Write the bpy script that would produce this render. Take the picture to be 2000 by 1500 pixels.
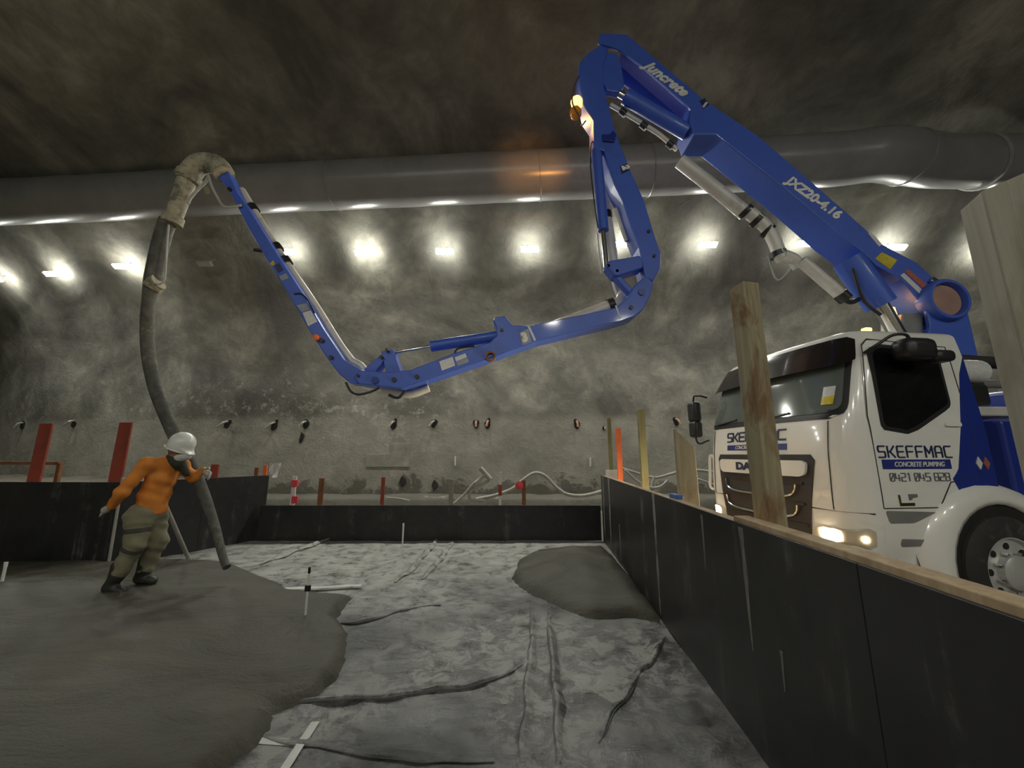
import bpy, bmesh, math, random
import numpy as np
from mathutils import Vector, Matrix, noise
from mathutils.geometry import interpolate_bezier

for o in list(bpy.data.objects): bpy.data.objects.remove(o)
SC = bpy.context.scene
COL = SC.collection
random.seed(4)

# ------------------------------------------------------------------ camera, world, exposure
F, CX, CY, CH, PITCH = 750.0, 1000.0, 750.0, 1.5, math.radians(10.4)
cam_d = bpy.data.cameras.new('camera'); cam = bpy.data.objects.new('camera', cam_d); COL.objects.link(cam)
cam_d.sensor_width = 36.0; cam_d.lens = F / 2000 * 36.0; cam_d.clip_start = 0.02; cam_d.clip_end = 300
cam.location = (0, 0, CH); cam.rotation_euler = (math.radians(90) + PITCH, 0, 0)
SC.camera = cam
w = bpy.data.worlds.new('world'); SC.world = w; w.use_nodes = True
w.node_tree.nodes['Background'].inputs[0].default_value = (0.55, 0.53, 0.48, 1)
w.node_tree.nodes['Background'].inputs[1].default_value = 0.006
SC.view_settings.view_transform = 'Standard'; SC.view_settings.look = 'None'
SC.view_settings.gamma = 1.0; SC.view_settings.use_curve_mapping = False
SC.view_settings.exposure = 0.06
SC.cycles.max_bounces = 4; SC.cycles.diffuse_bounces = 3; SC.cycles.glossy_bounces = 3; SC.cycles.use_adaptive_sampling = True; SC.cycles.adaptive_threshold = 0.1; SC.cycles.adaptive_min_samples = 16
LAMP_L = 420.0          # radiance of the wall lamps
LAMP_COL = (0.98, 0.98, 0.88)

_c, _s = math.cos(PITCH), math.sin(PITCH)
def ray(px, py):
    u, v = (px - CX) / F, (CY - py) / F
    return Vector((u, _c - v * _s, v * _c + _s))
def at(px, py, Y):
    r = ray(px, py); return Vector((r.x * Y / r.y, Y, CH + r.z * Y / r.y))
def atz(px, py, z):
    r = ray(px, py); k = (z - CH) / r.z; return Vector((r.x * k, r.y * k, z))

# ------------------------------------------------------------------ materials
MATS = {}
def nodes_of(name):
    m = bpy.data.materials.new(name); m.use_nodes = True
    nt = m.node_tree; b = nt.nodes['Principled BSDF']; MATS[name] = m
    return m, nt, b
def nd(nt, typ, **kw):
    n = nt.nodes.new(typ)
    for k, v in kw.items():
        if k in n.inputs: n.inputs[k].default_value = v
        else: setattr(n, k, v)
    return n
def ramp(nt, fac, stops):
    r = nt.nodes.new('ShaderNodeValToRGB'); nt.links.new(fac, r.inputs[0])
    e = r.color_ramp.elements
    while len(e) < len(stops): e.new(0.5)
    for i, (p, c) in enumerate(stops):
        e[i].position = p; e[i].color = (c[0], c[1], c[2], 1) if not isinstance(c, (int, float)) else (c, c, c, 1)
    return r
def tex_noise(nt, vec, scale, detail=6, rough=0.6, dist=0.0):
    n = nd(nt, 'ShaderNodeTexNoise', Scale=scale, Detail=detail, Roughness=rough, Distortion=dist)
    if vec is not None: nt.links.new(vec, n.inputs['Vector'])
    return n
def coords(nt, scale=(1, 1, 1), kind='Object'):
    tc = nt.nodes.new('ShaderNodeTexCoord'); mp = nd(nt, 'ShaderNodeMapping', Scale=scale)
    nt.links.new(tc.outputs[kind], mp.inputs[0]); return mp.outputs[0]
def mixc(nt, fac, a, b, mode='MIX'):
    m = nt.nodes.new('ShaderNodeMix'); m.data_type = 'RGBA'; m.blend_type = mode
    for sock, v in ((m.inputs[0], fac), (m.inputs[6], a), (m.inputs[7], b)):
        if hasattr(v, 'links'): nt.links.new(v, sock)
        else: sock.default_value = v if isinstance(v, (int, float)) else (v[0], v[1], v[2], 1)
    return m.outputs[2]
def bump(nt, b, h, strength, dist=0.02):
    n = nd(nt, 'ShaderNodeBump', Strength=strength, Distance=dist)
    nt.links.new(h, n.inputs['Height']); nt.links.new(n.outputs[0], b.inputs['Normal'])
def mat(name, col, rough=0.5, metal=0.0, var=0.12, scale=6.0, dirt=None, dirt_amt=0.0, bmp=0.0, coat=0.0, stretch=(1, 1, 1), spec=0.5):
    m, nt, b = nodes_of(name)
    v = coords(nt, stretch)
    n = tex_noise(nt, v, scale)
    lo = [max(0, c * (1 - var)) for c in col]; hi = [min(1, c * (1 + var)) for c in col]
    c = ramp(nt, n.outputs[0], [(0.3, lo), (0.7, hi)]).outputs[0]
    if dirt:
        n2 = tex_noise(nt, v, scale * 0.6, 9, 0.7, 0.4)
        f = ramp(nt, n2.outputs[0], [(0.62 - 0.25 * dirt_amt, 0.0), (0.72 - 0.2 * dirt_amt, min(1, 0.4 + dirt_amt))]).outputs[0]
        c = mixc(nt, f, c, dirt)
    nt.links.new(c, b.inputs['Base Color'])
    b.inputs['Roughness'].default_value = rough; b.inputs['Metallic'].default_value = metal
    b.inputs['Specular IOR Level'].default_value = spec
    if coat: b.inputs['Coat Weight'].default_value = coat; b.inputs['Coat Roughness'].default_value = 0.08
    if bmp: bump(nt, b, n.outputs[0], bmp, 0.01)
    return m
def emis(name, col, strength):
    m, nt, b = nodes_of(name)
    b.inputs['Base Color'].default_value = (0.8, 0.8, 0.8, 1)
    b.inputs['Emission Color'].default_value = (*col, 1); b.inputs['Emission Strength'].default_value = strength
    return m

def mat_shotcrete():
    m, nt, b = nodes_of('shotcrete')
    v = coords(nt)
    big = tex_noise(nt, v, 0.32, 5, 0.6, 0.9); mid = tex_noise(nt, v, 1.5, 5, 0.68, 0.5); fine = tex_noise(nt, v, 12, 3, 0.7)
    c = ramp(nt, big.outputs[0], [(0.34, (0.115, 0.111, 0.096)), (0.52, (0.245, 0.236, 0.20)), (0.68, (0.42, 0.402, 0.335))]).outputs[0]
    f1 = ramp(nt, mid.outputs[0], [(0.36, 0.0), (0.62, 1.0)]).outputs[0]
    c = mixc(nt, f1, mixc(nt, 0.5, c, (0.085, 0.083, 0.075)), c)
    # pale lime bloom flecks on the lower wall
    sep = nt.nodes.new('ShaderNodeSeparateXYZ'); tc = nt.nodes.new('ShaderNodeTexCoord'); nt.links.new(tc.outputs['Object'], sep.inputs[0])
    zr = nd(nt, 'ShaderNodeMapRange'); nt.links.new(sep.outputs[2], zr.inputs[0])
    zr.inputs[1].default_value = 4.6; zr.inputs[2].default_value = 2.8
    fl = tex_noise(nt, v, 3.2, 8, 0.82)
    fb = ramp(nt, fl.outputs[0], [(0.53, 0.0), (0.60, 0.75)]).outputs[0]
    bigm = tex_noise(nt, coords(nt, (0.22, 0.22, 0.3)), 1.0, 2, 0.5)
    bm_ = ramp(nt, bigm.outputs[0], [(0.44, 0.0), (0.6, 1.0)]).outputs[0]
    mu = nd(nt, 'ShaderNodeMath', operation='MULTIPLY'); nt.links.new(fb, mu.inputs[0]); nt.links.new(zr.outputs[0], mu.inputs[1])
    mu2 = nd(nt, 'ShaderNodeMath', operation='MULTIPLY'); nt.links.new(mu.outputs[0], mu2.inputs[0]); nt.links.new(bm_, mu2.inputs[1])
    c = mixc(nt, mu2.outputs[0], c, (0.52, 0.50, 0.43))
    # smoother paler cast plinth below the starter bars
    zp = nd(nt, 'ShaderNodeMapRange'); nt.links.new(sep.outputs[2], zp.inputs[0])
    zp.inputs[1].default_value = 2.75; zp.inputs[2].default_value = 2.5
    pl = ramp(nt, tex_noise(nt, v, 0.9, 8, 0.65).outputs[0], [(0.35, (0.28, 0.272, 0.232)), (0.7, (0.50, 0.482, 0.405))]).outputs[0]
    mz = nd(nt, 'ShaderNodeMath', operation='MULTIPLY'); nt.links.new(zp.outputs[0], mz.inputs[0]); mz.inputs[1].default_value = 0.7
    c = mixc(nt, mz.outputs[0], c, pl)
    zs = nd(nt, 'ShaderNodeMath', operation='MULTIPLY_ADD'); nt.links.new(mid.outputs[0], zs.inputs[0]); zs.inputs[1].default_value = -1.9; nt.links.new(sep.outputs[2], zs.inputs[2])
    zq = nd(nt, 'ShaderNodeMapRange'); nt.links.new(zs.outputs[0], zq.inputs[0]); zq.inputs[1].default_value = -0.30; zq.inputs[2].default_value = -0.42; zq.inputs[4].default_value = 0.7
    c = mixc(nt, zq.outputs[0], c, (0.07, 0.062, 0.05))
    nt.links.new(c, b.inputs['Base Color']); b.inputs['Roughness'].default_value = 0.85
    add = nd(nt, 'ShaderNodeMath', operation='MULTIPLY_ADD'); nt.links.new(fine.outputs[0], add.inputs[0]); add.inputs[1].default_value = 0.35
    nt.links.new(mid.outputs[0], add.inputs[2])
    bump(nt, b, add.outputs[0], 0.55, 0.06)
def mat_ply():
    m, nt, b = nodes_of('form_ply')
    v = coords(nt, (3.2, 3.2, 0.25)); n = tex_noise(nt, v, 1.6, 8, 0.7, 0.3)
    v2 = coords(nt); n2 = tex_noise(nt, v2, 3.0, 8, 0.75)
    f = ramp(nt, n.outputs[0], [(0.55, 0.0), (0.72, 0.8)]).outputs[0]
    f2 = ramp(nt, n2.outputs[0], [(0.48, 0.05), (0.66, 1.0)]).outputs[0]
    mu = nd(nt, 'ShaderNodeMath', operation='MULTIPLY'); nt.links.new(f, mu.inputs[0]); nt.links.new(f2, mu.inputs[1])
    base = ramp(nt, n2.outputs[0], [(0.3, (0.012, 0.012, 0.013)), (0.75, (0.03, 0.03, 0.03))]).outputs[0]
    nt.links.new(mixc(nt, mu.outputs[0], base, (0.22, 0.215, 0.195)), b.inputs['Base Color'])
    nt.links.new(ramp(nt, mu.outputs[0], [(0, 0.42), (1, 0.85)]).outputs[0], b.inputs['Roughness'])
    bump(nt, b, n2.outputs[0], 0.1, 0.004)
def mat_membrane():
    m, nt, b = nodes_of('membrane')
    v = coords(nt)
    n = tex_noise(nt, v, 1.1, 6, 0.7, 0.8); sp = tex_noise(nt, v, 5.5, 8, 0.8, 0.6); fo = tex_noise(nt, coords(nt, (1, 2.6, 1)), 3.0, 5, 0.6, 1.2)
    base = ramp(nt, n.outputs[0], [(0.36, (0.036, 0.038, 0.039)), (0.5, (0.098, 0.101, 0.103)), (0.66, (0.165, 0.168, 0.168))]).outputs[0]
    # mortar splashes, thicker away from the clean sheet at the left
    msk = ramp(nt, tex_noise(nt, coords(nt), 0.55, 3, 0.5).outputs[0], [(0.42, 0.0), (0.58, 1.0)]).outputs[0]
    f = ramp(nt, sp.outputs[0], [(0.49, 0.0), (0.54, 0.9)]).outputs[0]
    mu = nd(nt, 'ShaderNodeMath', operation='MULTIPLY'); nt.links.new(f, mu.inputs[0]); nt.links.new(msk, mu.inputs[1])
    c = mixc(nt, mu.outputs[0], base, (0.28, 0.277, 0.257))
    d = ramp(nt, sp.outputs[0], [(0.38, 1.0), (0.45, 0.0)]).outputs[0]
    mu3 = nd(nt, 'ShaderNodeMath', operation='MULTIPLY'); nt.links.new(d, mu3.inputs[0]); nt.links.new(msk, mu3.inputs[1])
    c = mixc(nt, mu3.outputs[0], c, (0.075, 0.075, 0.07))
    # paler tone towards the far part of the sheets, broken up by noise
    sx = nt.nodes.new('ShaderNodeSeparateXYZ'); tc = nt.nodes.new('ShaderNodeTexCoord'); nt.links.new(tc.outputs['Object'], sx.inputs[0])
    ym = nd(nt, 'ShaderNodeMath', operation='MULTIPLY_ADD'); nt.links.new(n.outputs[0], ym.inputs[0]); ym.inputs[1].default_value = 2.6; nt.links.new(sx.outputs[1], ym.inputs[2])
    yr = nd(nt, 'ShaderNodeMapRange'); nt.links.new(ym.outputs[0], yr.inputs[0]); yr.inputs[1].default_value = 1.2; yr.inputs[2].default_value = 3.2
    fs = ramp(nt, sp.outputs[0], [(0.34, 0.15), (0.55, 0.85)]).outputs[0]
    my = nd(nt, 'ShaderNodeMath', operation='MULTIPLY'); nt.links.new(yr.outputs[0], my.inputs[0]); nt.links.new(fs, my.inputs[1])
    c = mixc(nt, my.outputs[0], c, (0.40, 0.395, 0.365))
    nt.links.new(c, b.inputs['Base Color'])
    nt.links.new(ramp(nt, sp.outputs[0], [(0.4, 0.25), (0.58, 0.6)]).outputs[0], b.inputs['Roughness'])
    add = nd(nt, 'ShaderNodeMath', operation='MULTIPLY_ADD'); nt.links.new(sp.outputs[0], add.inputs[0]); add.inputs[1].default_value = 0.6
    nt.links.new(fo.outputs[0], add.inputs[2]); bump(nt, b, add.outputs[0], 0.45, 0.03)
def mat_concrete():
    m, nt, b = nodes_of('wet_concrete')
    v = coords(nt, (0.7, 1.6, 1)); n = tex_noise(nt, v, 1.6, 8, 0.65, 0.8); g = tex_noise(nt, coords(nt), 42, 4, 0.7)
    c = ramp(nt, n.outputs[0], [(0.28, (0.042, 0.039, 0.029)), (0.5, (0.070, 0.066, 0.050)), (0.72, (0.112, 0.106, 0.081))]).outputs[0]
    nt.links.new(c, b.inputs['Base Color'])
    nt.links.new(ramp(nt, n.outputs[0], [(0.35, 0.42), (0.65, 0.68)]).outputs[0], b.inputs['Roughness']); b.inputs['Specular IOR Level'].default_value = 0.3
    add = nd(nt, 'ShaderNodeMath', operation='MULTIPLY_ADD'); nt.links.new(g.outputs[0], add.inputs[0]); add.inputs[1].default_value = 0.22
    nt.links.new(n.outputs[0], add.inputs[2]); bump(nt, b, add.outputs[0], 0.8, 0.05)
def mat_timber(name, lo, hi, dirt, amt=0.4):
    m, nt, b = nodes_of(name)
    v = coords(nt, (9, 9, 0.5)); n = tex_noise(nt, v, 3.0, 6, 0.6, 0.6); n2 = tex_noise(nt, coords(nt, (3, 3, 1.2)), 1.6, 6, 0.6, 0.5)
    c = ramp(nt, n.outputs[0], [(0.3, lo), (0.7, hi)]).outputs[0]
    f = ramp(nt, n2.outputs[0], [(0.5, 0.0), (0.6, amt)]).outputs[0]
    c = mixc(nt, f, c, dirt)
    vo = nd(nt, 'ShaderNodeTexVoronoi', Scale=1.0); nt.links.new(coords(nt, (6, 6, 1.7)), vo.inputs['Vector'])
    k = ramp(nt, vo.outputs['Distance'], [(0.05, 1.0), (0.13, 0.0)]).outputs[0]
    c = mixc(nt, k, c, (0.05, 0.035, 0.02))
    nt.links.new(c, b.inputs['Base Color']); b.inputs['Roughness'].default_value = 0.8
    bump(nt, b, n.outputs[0], 0.25, 0.006)
def mat_dirt():
    m, nt, b = nodes_of('dirt')
    v = coords(nt); n = tex_noise(nt, v, 1.3, 10, 0.7)
    nt.links.new(ramp(nt, n.outputs[0], [(0.3, (0.11, 0.095, 0.075)), (0.7, (0.24, 0.215, 0.175))]).outputs[0], b.inputs['Base Color'])
    b.inputs['Roughness'].default_value = 0.9; bump(nt, b, n.outputs[0], 0.6, 0.08)
def mat_glass(name, col, rough=0.04):
    m, nt, b = nodes_of(name)
    b.inputs['Base Color'].default_value = (*col, 1); b.inputs['Roughness'].default_value = rough
    b.inputs['IOR'].default_value = 1.55; b.inputs['Coat Weight'].default_value = 0.6; b.inputs['Coat Roughness'].default_value = 0.02
mat_shotcrete(); mat_ply(); mat_membrane(); mat_concrete(); mat_dirt()
mat_timber('timber_pale', (0.30, 0.255, 0.165), (0.42, 0.37, 0.25), (0.20, 0.12, 0.06), 0.5)
mat_timber('timber_stained', (0.24, 0.205, 0.125), (0.38, 0.34, 0.22), (0.17, 0.085, 0.035), 0.85)
mat_timber('timber_green', (0.22, 0.20, 0.09), (0.33, 0.30, 0.15), (0.16, 0.12, 0.05), 0.4)
mat_timber('timber_grey', (0.24, 0.225, 0.18), (0.34, 0.32, 0.26), (0.17, 0.14, 0.09), 0.5)
mat_timber('timber_tan', (0.36, 0.26, 0.155), (0.50, 0.38, 0.24), (0.22, 0.14, 0.08), 0.35)
mat_glass('cab_glass', (0.006, 0.007, 0.008)); mat_glass('windscreen_glass', (0.13, 0.155, 0.145), 0.09)  # windscreen_glass: pale base colour stands in for the lit wall's reflection
mat_glass('visor_tint', (0.012, 0.009, 0.010), 0.15)
mat('blue_paint', (0.055, 0.125, 0.57), 0.42, 0, 0.06, 2.0, (0.05, 0.08, 0.30), 0.15, coat=0.25)
mat('deep_blue_paint', (0.015, 0.035, 0.26), 0.3, 0, 0.08, 3.0, coat=0.3)
mat('white_paint', (0.84, 0.83, 0.79), 0.26, 0, 0.02, 3.0, (0.60, 0.58, 0.53), 0.05, coat=0.5)
mat('panel_gap', (0.03, 0.03, 0.03), 0.7)
mat('black_plastic', (0.018, 0.018, 0.019), 0.42, 0, 0.2)
mat('grille_black', (0.03, 0.028, 0.028), 0.5, 0, 0.2)
mat('chrome', (0.72, 0.72, 0.70), 0.16, 1.0, 0.05)
mat('steel_pipe', (0.62, 0.61, 0.57), 0.42, 0.1, 0.08, 5, (0.32, 0.30, 0.26), 0.2)
mat('caked_pipe', (0.36, 0.33, 0.24), 0.85, 0, 0.35, 11, (0.13, 0.125, 0.10), 0.5, bmp=0.7)
mat('old_hose', (0.085, 0.083, 0.072), 0.8, 0, 0.35, 9, (0.20, 0.19, 0.155), 0.35, bmp=0.4)
mat('rubber', (0.022, 0.022, 0.022), 0.75, 0, 0.2, 8, (0.10, 0.095, 0.085), 0.25)
mat('alloy', (0.60, 0.60, 0.58), 0.3, 0.35, 0.08, 9)
mat('text_navy', (0.022, 0.03, 0.09), 0.4); mat('banner_blue', (0.02, 0.035, 0.22), 0.4); mat('text_white', (0.80, 0.80, 0.78), 0.45)
mat('text_grey', (0.16, 0.165, 0.18), 0.4); mat('badge_brass', (0.14, 0.11, 0.04), 0.3, 0.9)
mat('sticker_yellow', (0.62, 0.50, 0.03), 0.45, 0, 0.2, 14); mat('sticker_red', (0.42, 0.12, 0.09), 0.45, 0, 0.25, 20)
mat('sticker_white', (0.66, 0.67, 0.67), 0.45, 0, 0.12, 25); mat('sticker_grey', (0.28, 0.31, 0.36), 0.45)
mat('duct_skin', (0.27, 0.27, 0.268), 0.3, 0, 0.12, 1.5, (0.34, 0.34, 0.33), 0.2, bmp=0.15, spec=0.8)
mat('strip_silver', (0.85, 0.85, 0.82), 0.35, 0.4, 0.2, 5); mat('strap_grey', (0.30, 0.30, 0.28), 0.6)
mat('cable_white', (0.42, 0.415, 0.37), 0.6, 0, 0.15); mat('cable_dark', (0.02, 0.02, 0.02), 0.5)
mat('red_board', (0.30, 0.055, 0.03), 0.75, 0, 0.25, 4, (0.20, 0.07, 0.045), 0.3)
mat('orange_board', (0.85, 0.18, 0.05), 0.65, 0, 0.15, 6); mat('rust', (0.22, 0.095, 0.04), 0.8, 0, 0.3, 8)
mat('marker_pink', (0.75, 0.07, 0.09), 0.6); mat('marker_white', (0.68, 0.68, 0.64), 0.6, 0, 0.06)
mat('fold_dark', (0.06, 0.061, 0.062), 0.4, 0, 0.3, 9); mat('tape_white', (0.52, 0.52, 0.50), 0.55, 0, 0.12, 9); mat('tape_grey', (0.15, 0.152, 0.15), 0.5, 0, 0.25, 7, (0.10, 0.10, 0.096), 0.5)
mat('mortar', (0.20, 0.195, 0.175), 0.85, 0, 0.4, 14, (0.07, 0.068, 0.062), 0.45, bmp=0.4, stretch=(1, 1, .35)); mat('cast_mortar', (0.30, 0.29, 0.245), 0.85, 0, 0.3, 3, bmp=0.3); mat('prop_steel', (0.34, 0.33, 0.29), 0.6, 0.3, 0.2, 7); mat('recess_black', (0.012, 0.012, 0.011), 0.9)
mat('bar_steel', (0.42, 0.41, 0.38), 0.45, 0.5); mat('bar_orange', (0.55, 0.30, 0.2), 0.5)
mat('skin', (0.30, 0.17, 0.11), 0.6); mat('shirt_orange', (0.72, 0.24, 0.035), 0.8, 0, 0.16, 5, (0.40, 0.24, 0.09), 0.3, bmp=0.3)
mat('trouser_khaki', (0.225, 0.21, 0.135), 0.85, 0, 0.2, 6, (0.13, 0.125, 0.09), 0.25, bmp=0.3); mat('trouser_band', (0.05, 0.05, 0.042), 0.7)
mat('helmet_white', (0.80, 0.80, 0.76), 0.3, 0, 0.03); mat('mask_white', (0.62, 0.62, 0.60), 0.8); mat('glove_grey', (0.42, 0.41, 0.37), 0.8, 0, 0.2, 20)
mat('hair_dark', (0.025, 0.02, 0.016), 0.8); mat('boot_dark', (0.03, 0.03, 0.027), 0.5, 0, 0.2, 8, (0.11, 0.105, 0.085), 0.25); mat('scarf_green', (0.03, 0.035, 0.02), 0.8)
mat('hole_pink', (0.36, 0.22, 0.18), 0.5, 0, 0.2, 3); mat('lamp_body', (0.32, 0.32, 0.30), 0.5)
mat('lamp_off', (0.5, 0.5, 0.47), 0.4); mat('steel_grey', (0.25, 0.25, 0.24), 0.5, 0.3); mat('blue_plastic', (0.05, 0.12, 0.35), 0.5)
emis('lamp_glow', LAMP_COL, 12.0).cycles.emission_sampling = 'NONE'; emis('lamp_sides', LAMP_COL, LAMP_L * 0.19)
emis('headlamp_glow', (1.0, 0.80, 0.50), 60.0); emis('amber_glow', (1.0, 0.42, 0.06), 6.0)
mat_glass('lamp_lens', (0.55, 0.5, 0.4), 0.1); mat('amber_lens', (0.85, 0.30, 0.04), 0.25)
M = MATS

# ------------------------------------------------------------------ mesh helpers
WM = {}
def empty(name, loc=(0, 0, 0), rz=0.0):
    o = bpy.data.objects.new(name, None); COL.objects.link(o)
    o.location = loc; o.rotation_euler = (0, 0, rz); o.empty_display_size = 0.1
    WM[o.name] = Matrix.Translation(Vector(loc)) @ Matrix.Rotation(rz, 4, 'Z')
    return o
def tag(o, label=None, cat=None, group=None, kind=None):
    if label: o['label'] = label
    if cat: o['category'] = cat
    if group: o['group'] = group
    if kind: o['kind'] = kind
    return o
class MB:
    def __init__(s, T=None): s.v = []; s.f = []; s.T = T
    def add(s, vs, fs):
        n = len(s.v)
        s.v += [(s.T @ Vector(p)) if s.T else Vector(p) for p in vs]
        s.f += [tuple(n + i for i in f) for f in fs]; return s
    def box(s, c, d, R=None):
        c = Vector(c); R = R or Matrix.Identity(3); hx, hy, hz = d[0] / 2, d[1] / 2, d[2] / 2
        vs = [c + R @ Vector((x * hx, y * hy, z * hz)) for x in (-1, 1) for y in (-1, 1) for z in (-1, 1)]
        return s.add(vs, [(0, 1, 3, 2), (4, 6, 7, 5), (0, 4, 5, 1), (2, 3, 7, 6), (0, 2, 6, 4), (1, 5, 7, 3)])
    def prism(s, poly, off):                      # polygon of 3d points pushed along off
        off = Vector(off); n = len(poly); vs = [Vector(p) for p in poly] + [Vector(p) + off for p in poly]
        fs = [tuple(range(n)), tuple(range(2 * n - 1, n - 1, -1))]
        fs += [(i, n + i, n + (i + 1) % n, (i + 1) % n) for i in range(n)]
        return s.add(vs, fs)
    def tube(s, pts, r, seg=10, cap=True):
        pts = [Vector(p) for p in pts]; n = len(pts)
        rs = r if isinstance(r, (list, tuple)) else [r] * n
        up = Vector((0.13, 0.31, 0.94)); prev = None; vs = []
        for i, p in enumerate(pts):
            t = (pts[min(i + 1, n - 1)] - pts[max(i - 1, 0)])
            t = t.normalized() if t.length > 1e-9 else Vector((0, 0, 1))
            if prev is None: a = t.cross(up if abs(t.dot(up)) < .95 else Vector((1, 0, 0))).normalized()
            else: a = (prev - t * prev.dot(t)).normalized()
            b = t.cross(a); prev = a
            vs += [p + (a * math.cos(2 * math.pi * k / seg) + b * math.sin(2 * math.pi * k / seg)) * rs[i] for k in range(seg)]
        fs = [(i * seg + k, i * seg + (k + 1) % seg, (i + 1) * seg + (k + 1) % seg, (i + 1) * seg + k) for i in range(n - 1) for k in range(seg)]
        if cap: fs += [tuple(range(seg - 1, -1, -1)), tuple((n - 1) * seg + k for k in range(seg))]
        return s.add(vs, fs)
    def lathe(s, c, axis, prof, seg=24):          # prof: (distance along axis, radius)
        ax = Vector(axis).normalized(); c = Vector(c)
        return s.tube([c + ax * d for d, _ in prof], [max(r, 1e-4) for _, r in prof], seg) if all(prof[i + 1][0] > prof[i][0] for i in range(len(prof) - 1)) else s._lathe(c, ax, prof, seg)
    def _lathe(s, c, ax, prof, seg):
        a = ax.cross(Vector((0, 0, 1)) if abs(ax.z) < .9 else Vector((1, 0, 0))).normalized(); b = ax.cross(a)
        vs = [c + ax * d + (a * math.cos(2 * math.pi * k / seg) + b * math.sin(2 * math.pi * k / seg)) * max(r, 1e-4) for d, r in prof for k in range(seg)]
        n = len(prof)
        return s.add(vs, [(i * seg + k, i * seg + (k + 1) % seg, (i + 1) * seg + (k + 1) % seg, (i + 1) * seg + k) for i in range(n - 1) for k in range(seg)])
    def grid(s, rows, wrap=False):
        nr, nc = len(rows), len(rows[0]); vs = [p for r in rows for p in r]
        fs = [(i * nc + j, i * nc + (j + 1) % nc, (i + 1) * nc + (j + 1) % nc, (i + 1) * nc + j) for i in range(nr - 1) for j in range(nc if wrap else nc - 1)]
        return s.add(vs, fs)
    def build(s, name, m, parent=None, bevel=0.0, smooth=False, seg=2, recalc=True):
        me = bpy.data.meshes.new(name); o = bpy.data.objects.new(name, me); COL.objects.link(o)
        if parent is not None:
            W = WM[parent.name]; o.parent = parent
        else:
            c = Vector((sum(p.x for p in s.v), sum(p.y for p in s.v), 0)) / len(s.v); c.z = min(p.z for p in s.v)
            W = Matrix.Translation(c); o.location = c
        WM[o.name] = W; Wi = W.inverted()
        me.from_pydata([Wi @ p for p in s.v], [], s.f)
        if recalc:
            bm = bmesh.new(); bm.from_mesh(me); bmesh.ops.recalc_face_normals(bm, faces=bm.faces); bm.to_mesh(me); bm.free()
        me.materials.append(M[m] if isinstance(m, str) else m)
        if bevel:
            bv = o.modifiers.new('bevel', 'BEVEL'); bv.width = bevel; bv.segments = seg; bv.limit_method = 'ANGLE'; bv.angle_limit = math.radians(35)
        if smooth:
            for p in me.polygons: p.use_smooth = True
            if smooth != 'all':
                me.set_sharp_from_angle(angle=math.radians(40))
        return o
def catmull(pts, n=8):
    pts = [Vector(p) for p in pts]; P = [pts[0] * 2 - pts[1]] + pts + [pts[-1] * 2 - pts[-2]]; out = []
    for i in range(1, len(P) - 2):
        a, b, c, d = P[i - 1], P[i], P[i + 1], P[i + 2]
        for k in range(n):
            t = k / n
            out.append(0.5 * ((2 * b) + (c - a) * t + (2 * a - 5 * b + 4 * c - d) * t * t + (3 * b - a - 3 * c + d) * t ** 3))
    return out + [pts[-1]]
def rot_to(d):
    return Vector(d).to_track_quat('X', 'Z').to_matrix()

# text: block letters drawn as strokes, other lettering from the built-in font
GL = {'S': [[(1, 1), (.12, 1), (0, .88), (0, .6), (.1, .5), (.9, .5), (1, .4), (1, .12), (.88, 0), (0, 0)]],
      'K': [[(0, 0), (0, 1)], [(1, 1), (.35, .5), (1, 0)], [(0, .5), (.35, .5)]],
      'E': [[(1, 1), (.12, 1), (0, .88), (0, .12), (.12, 0), (1, 0)], [(0, .5), (.9, .5)]],
      'F': [[(1, 1), (.12, 1), (0, .88), (0, 0)], [(0, .5), (.9, .5)]],
      'M': [[(0, 0), (0, 1), (.55, .35), (1.1, 1), (1.1, 0)]],
      'A': [[(0, 0), (0, .8), (.2, 1), (.8, 1), (1, .8), (1, 0)], [(0, .42), (1, .42)]],
      'C': [[(1, 1), (.12, 1), (0, .88), (0, .12), (.12, 0), (1, 0)]],
      '0': [[(.15, 0), (0, .15), (0, .85), (.15, 1), (.85, 1), (1, .85), (1, .15), (.85, 0), (.15, 0)], [(.1, .1), (.9, .9)]],
      '4': [[(0, 1), (0, .4), (.1, .35), (1, .35)], [(.8, .8), (.8, 0)]],
      '2': [[(0, 1), (.88, 1), (1, .88), (1, .6), (.9, .5), (.1, .5), (0, .4), (0, 0), (1, 0)]],
      '1': [[(.2, .9), (.5, 1), (.5, 0)]],
      '5': [[(1, 1), (0, 1), (0, .55), (.88, .55), (1, .42), (1, .12), (.88, 0), (0, 0)]],
      '8': [[(.1, .5), (0, .6), (0, .9), (.1, 1), (.9, 1), (1, .9), (1, .6), (.9, .5), (1, .4), (1, .1), (.9, 0), (.1, 0), (0, .1), (0, .4), (.1, .5), (.9, .5)]]}
def stroke_text(txt, fmap, w, h, gap, th, step=None):
    """fmap(u, v, off) -> 3d point on the carrying surface"""
    b = MB(); u = 0.0
    for ch in txt:
        if ch == ' ': u += w * 0.7; continue
        for pl in GL[ch]:
            for (a, c), (d, e) in zip(pl, pl[1:]):
                p, q = Vector((u + a * w, c * h)), Vector((u + d * w, e * h)); t = q - p
                if t.length < 1e-6: continue
                t.normalize(); n = Vector((-t.y, t.x)) * th / 2; p = p - t * th * .3; q = q + t * th * .3
                qd = [p + n, p - n, q - n, q + n]
                b.add([fmap(x.x, x.y, 0.004) for x in qd] + [fmap(x.x, x.y, -0.004) for x in qd],
                      [(0, 1, 2, 3), (7, 6, 5, 4), (0, 4, 5, 1), (1, 5, 6, 2), (2, 6, 7, 3), (3, 7, 4, 0)])
        u += w * (1.1 if ch == 'M' else (0.75 if ch == '1' else 1.0)) + gap
    return b
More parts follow.
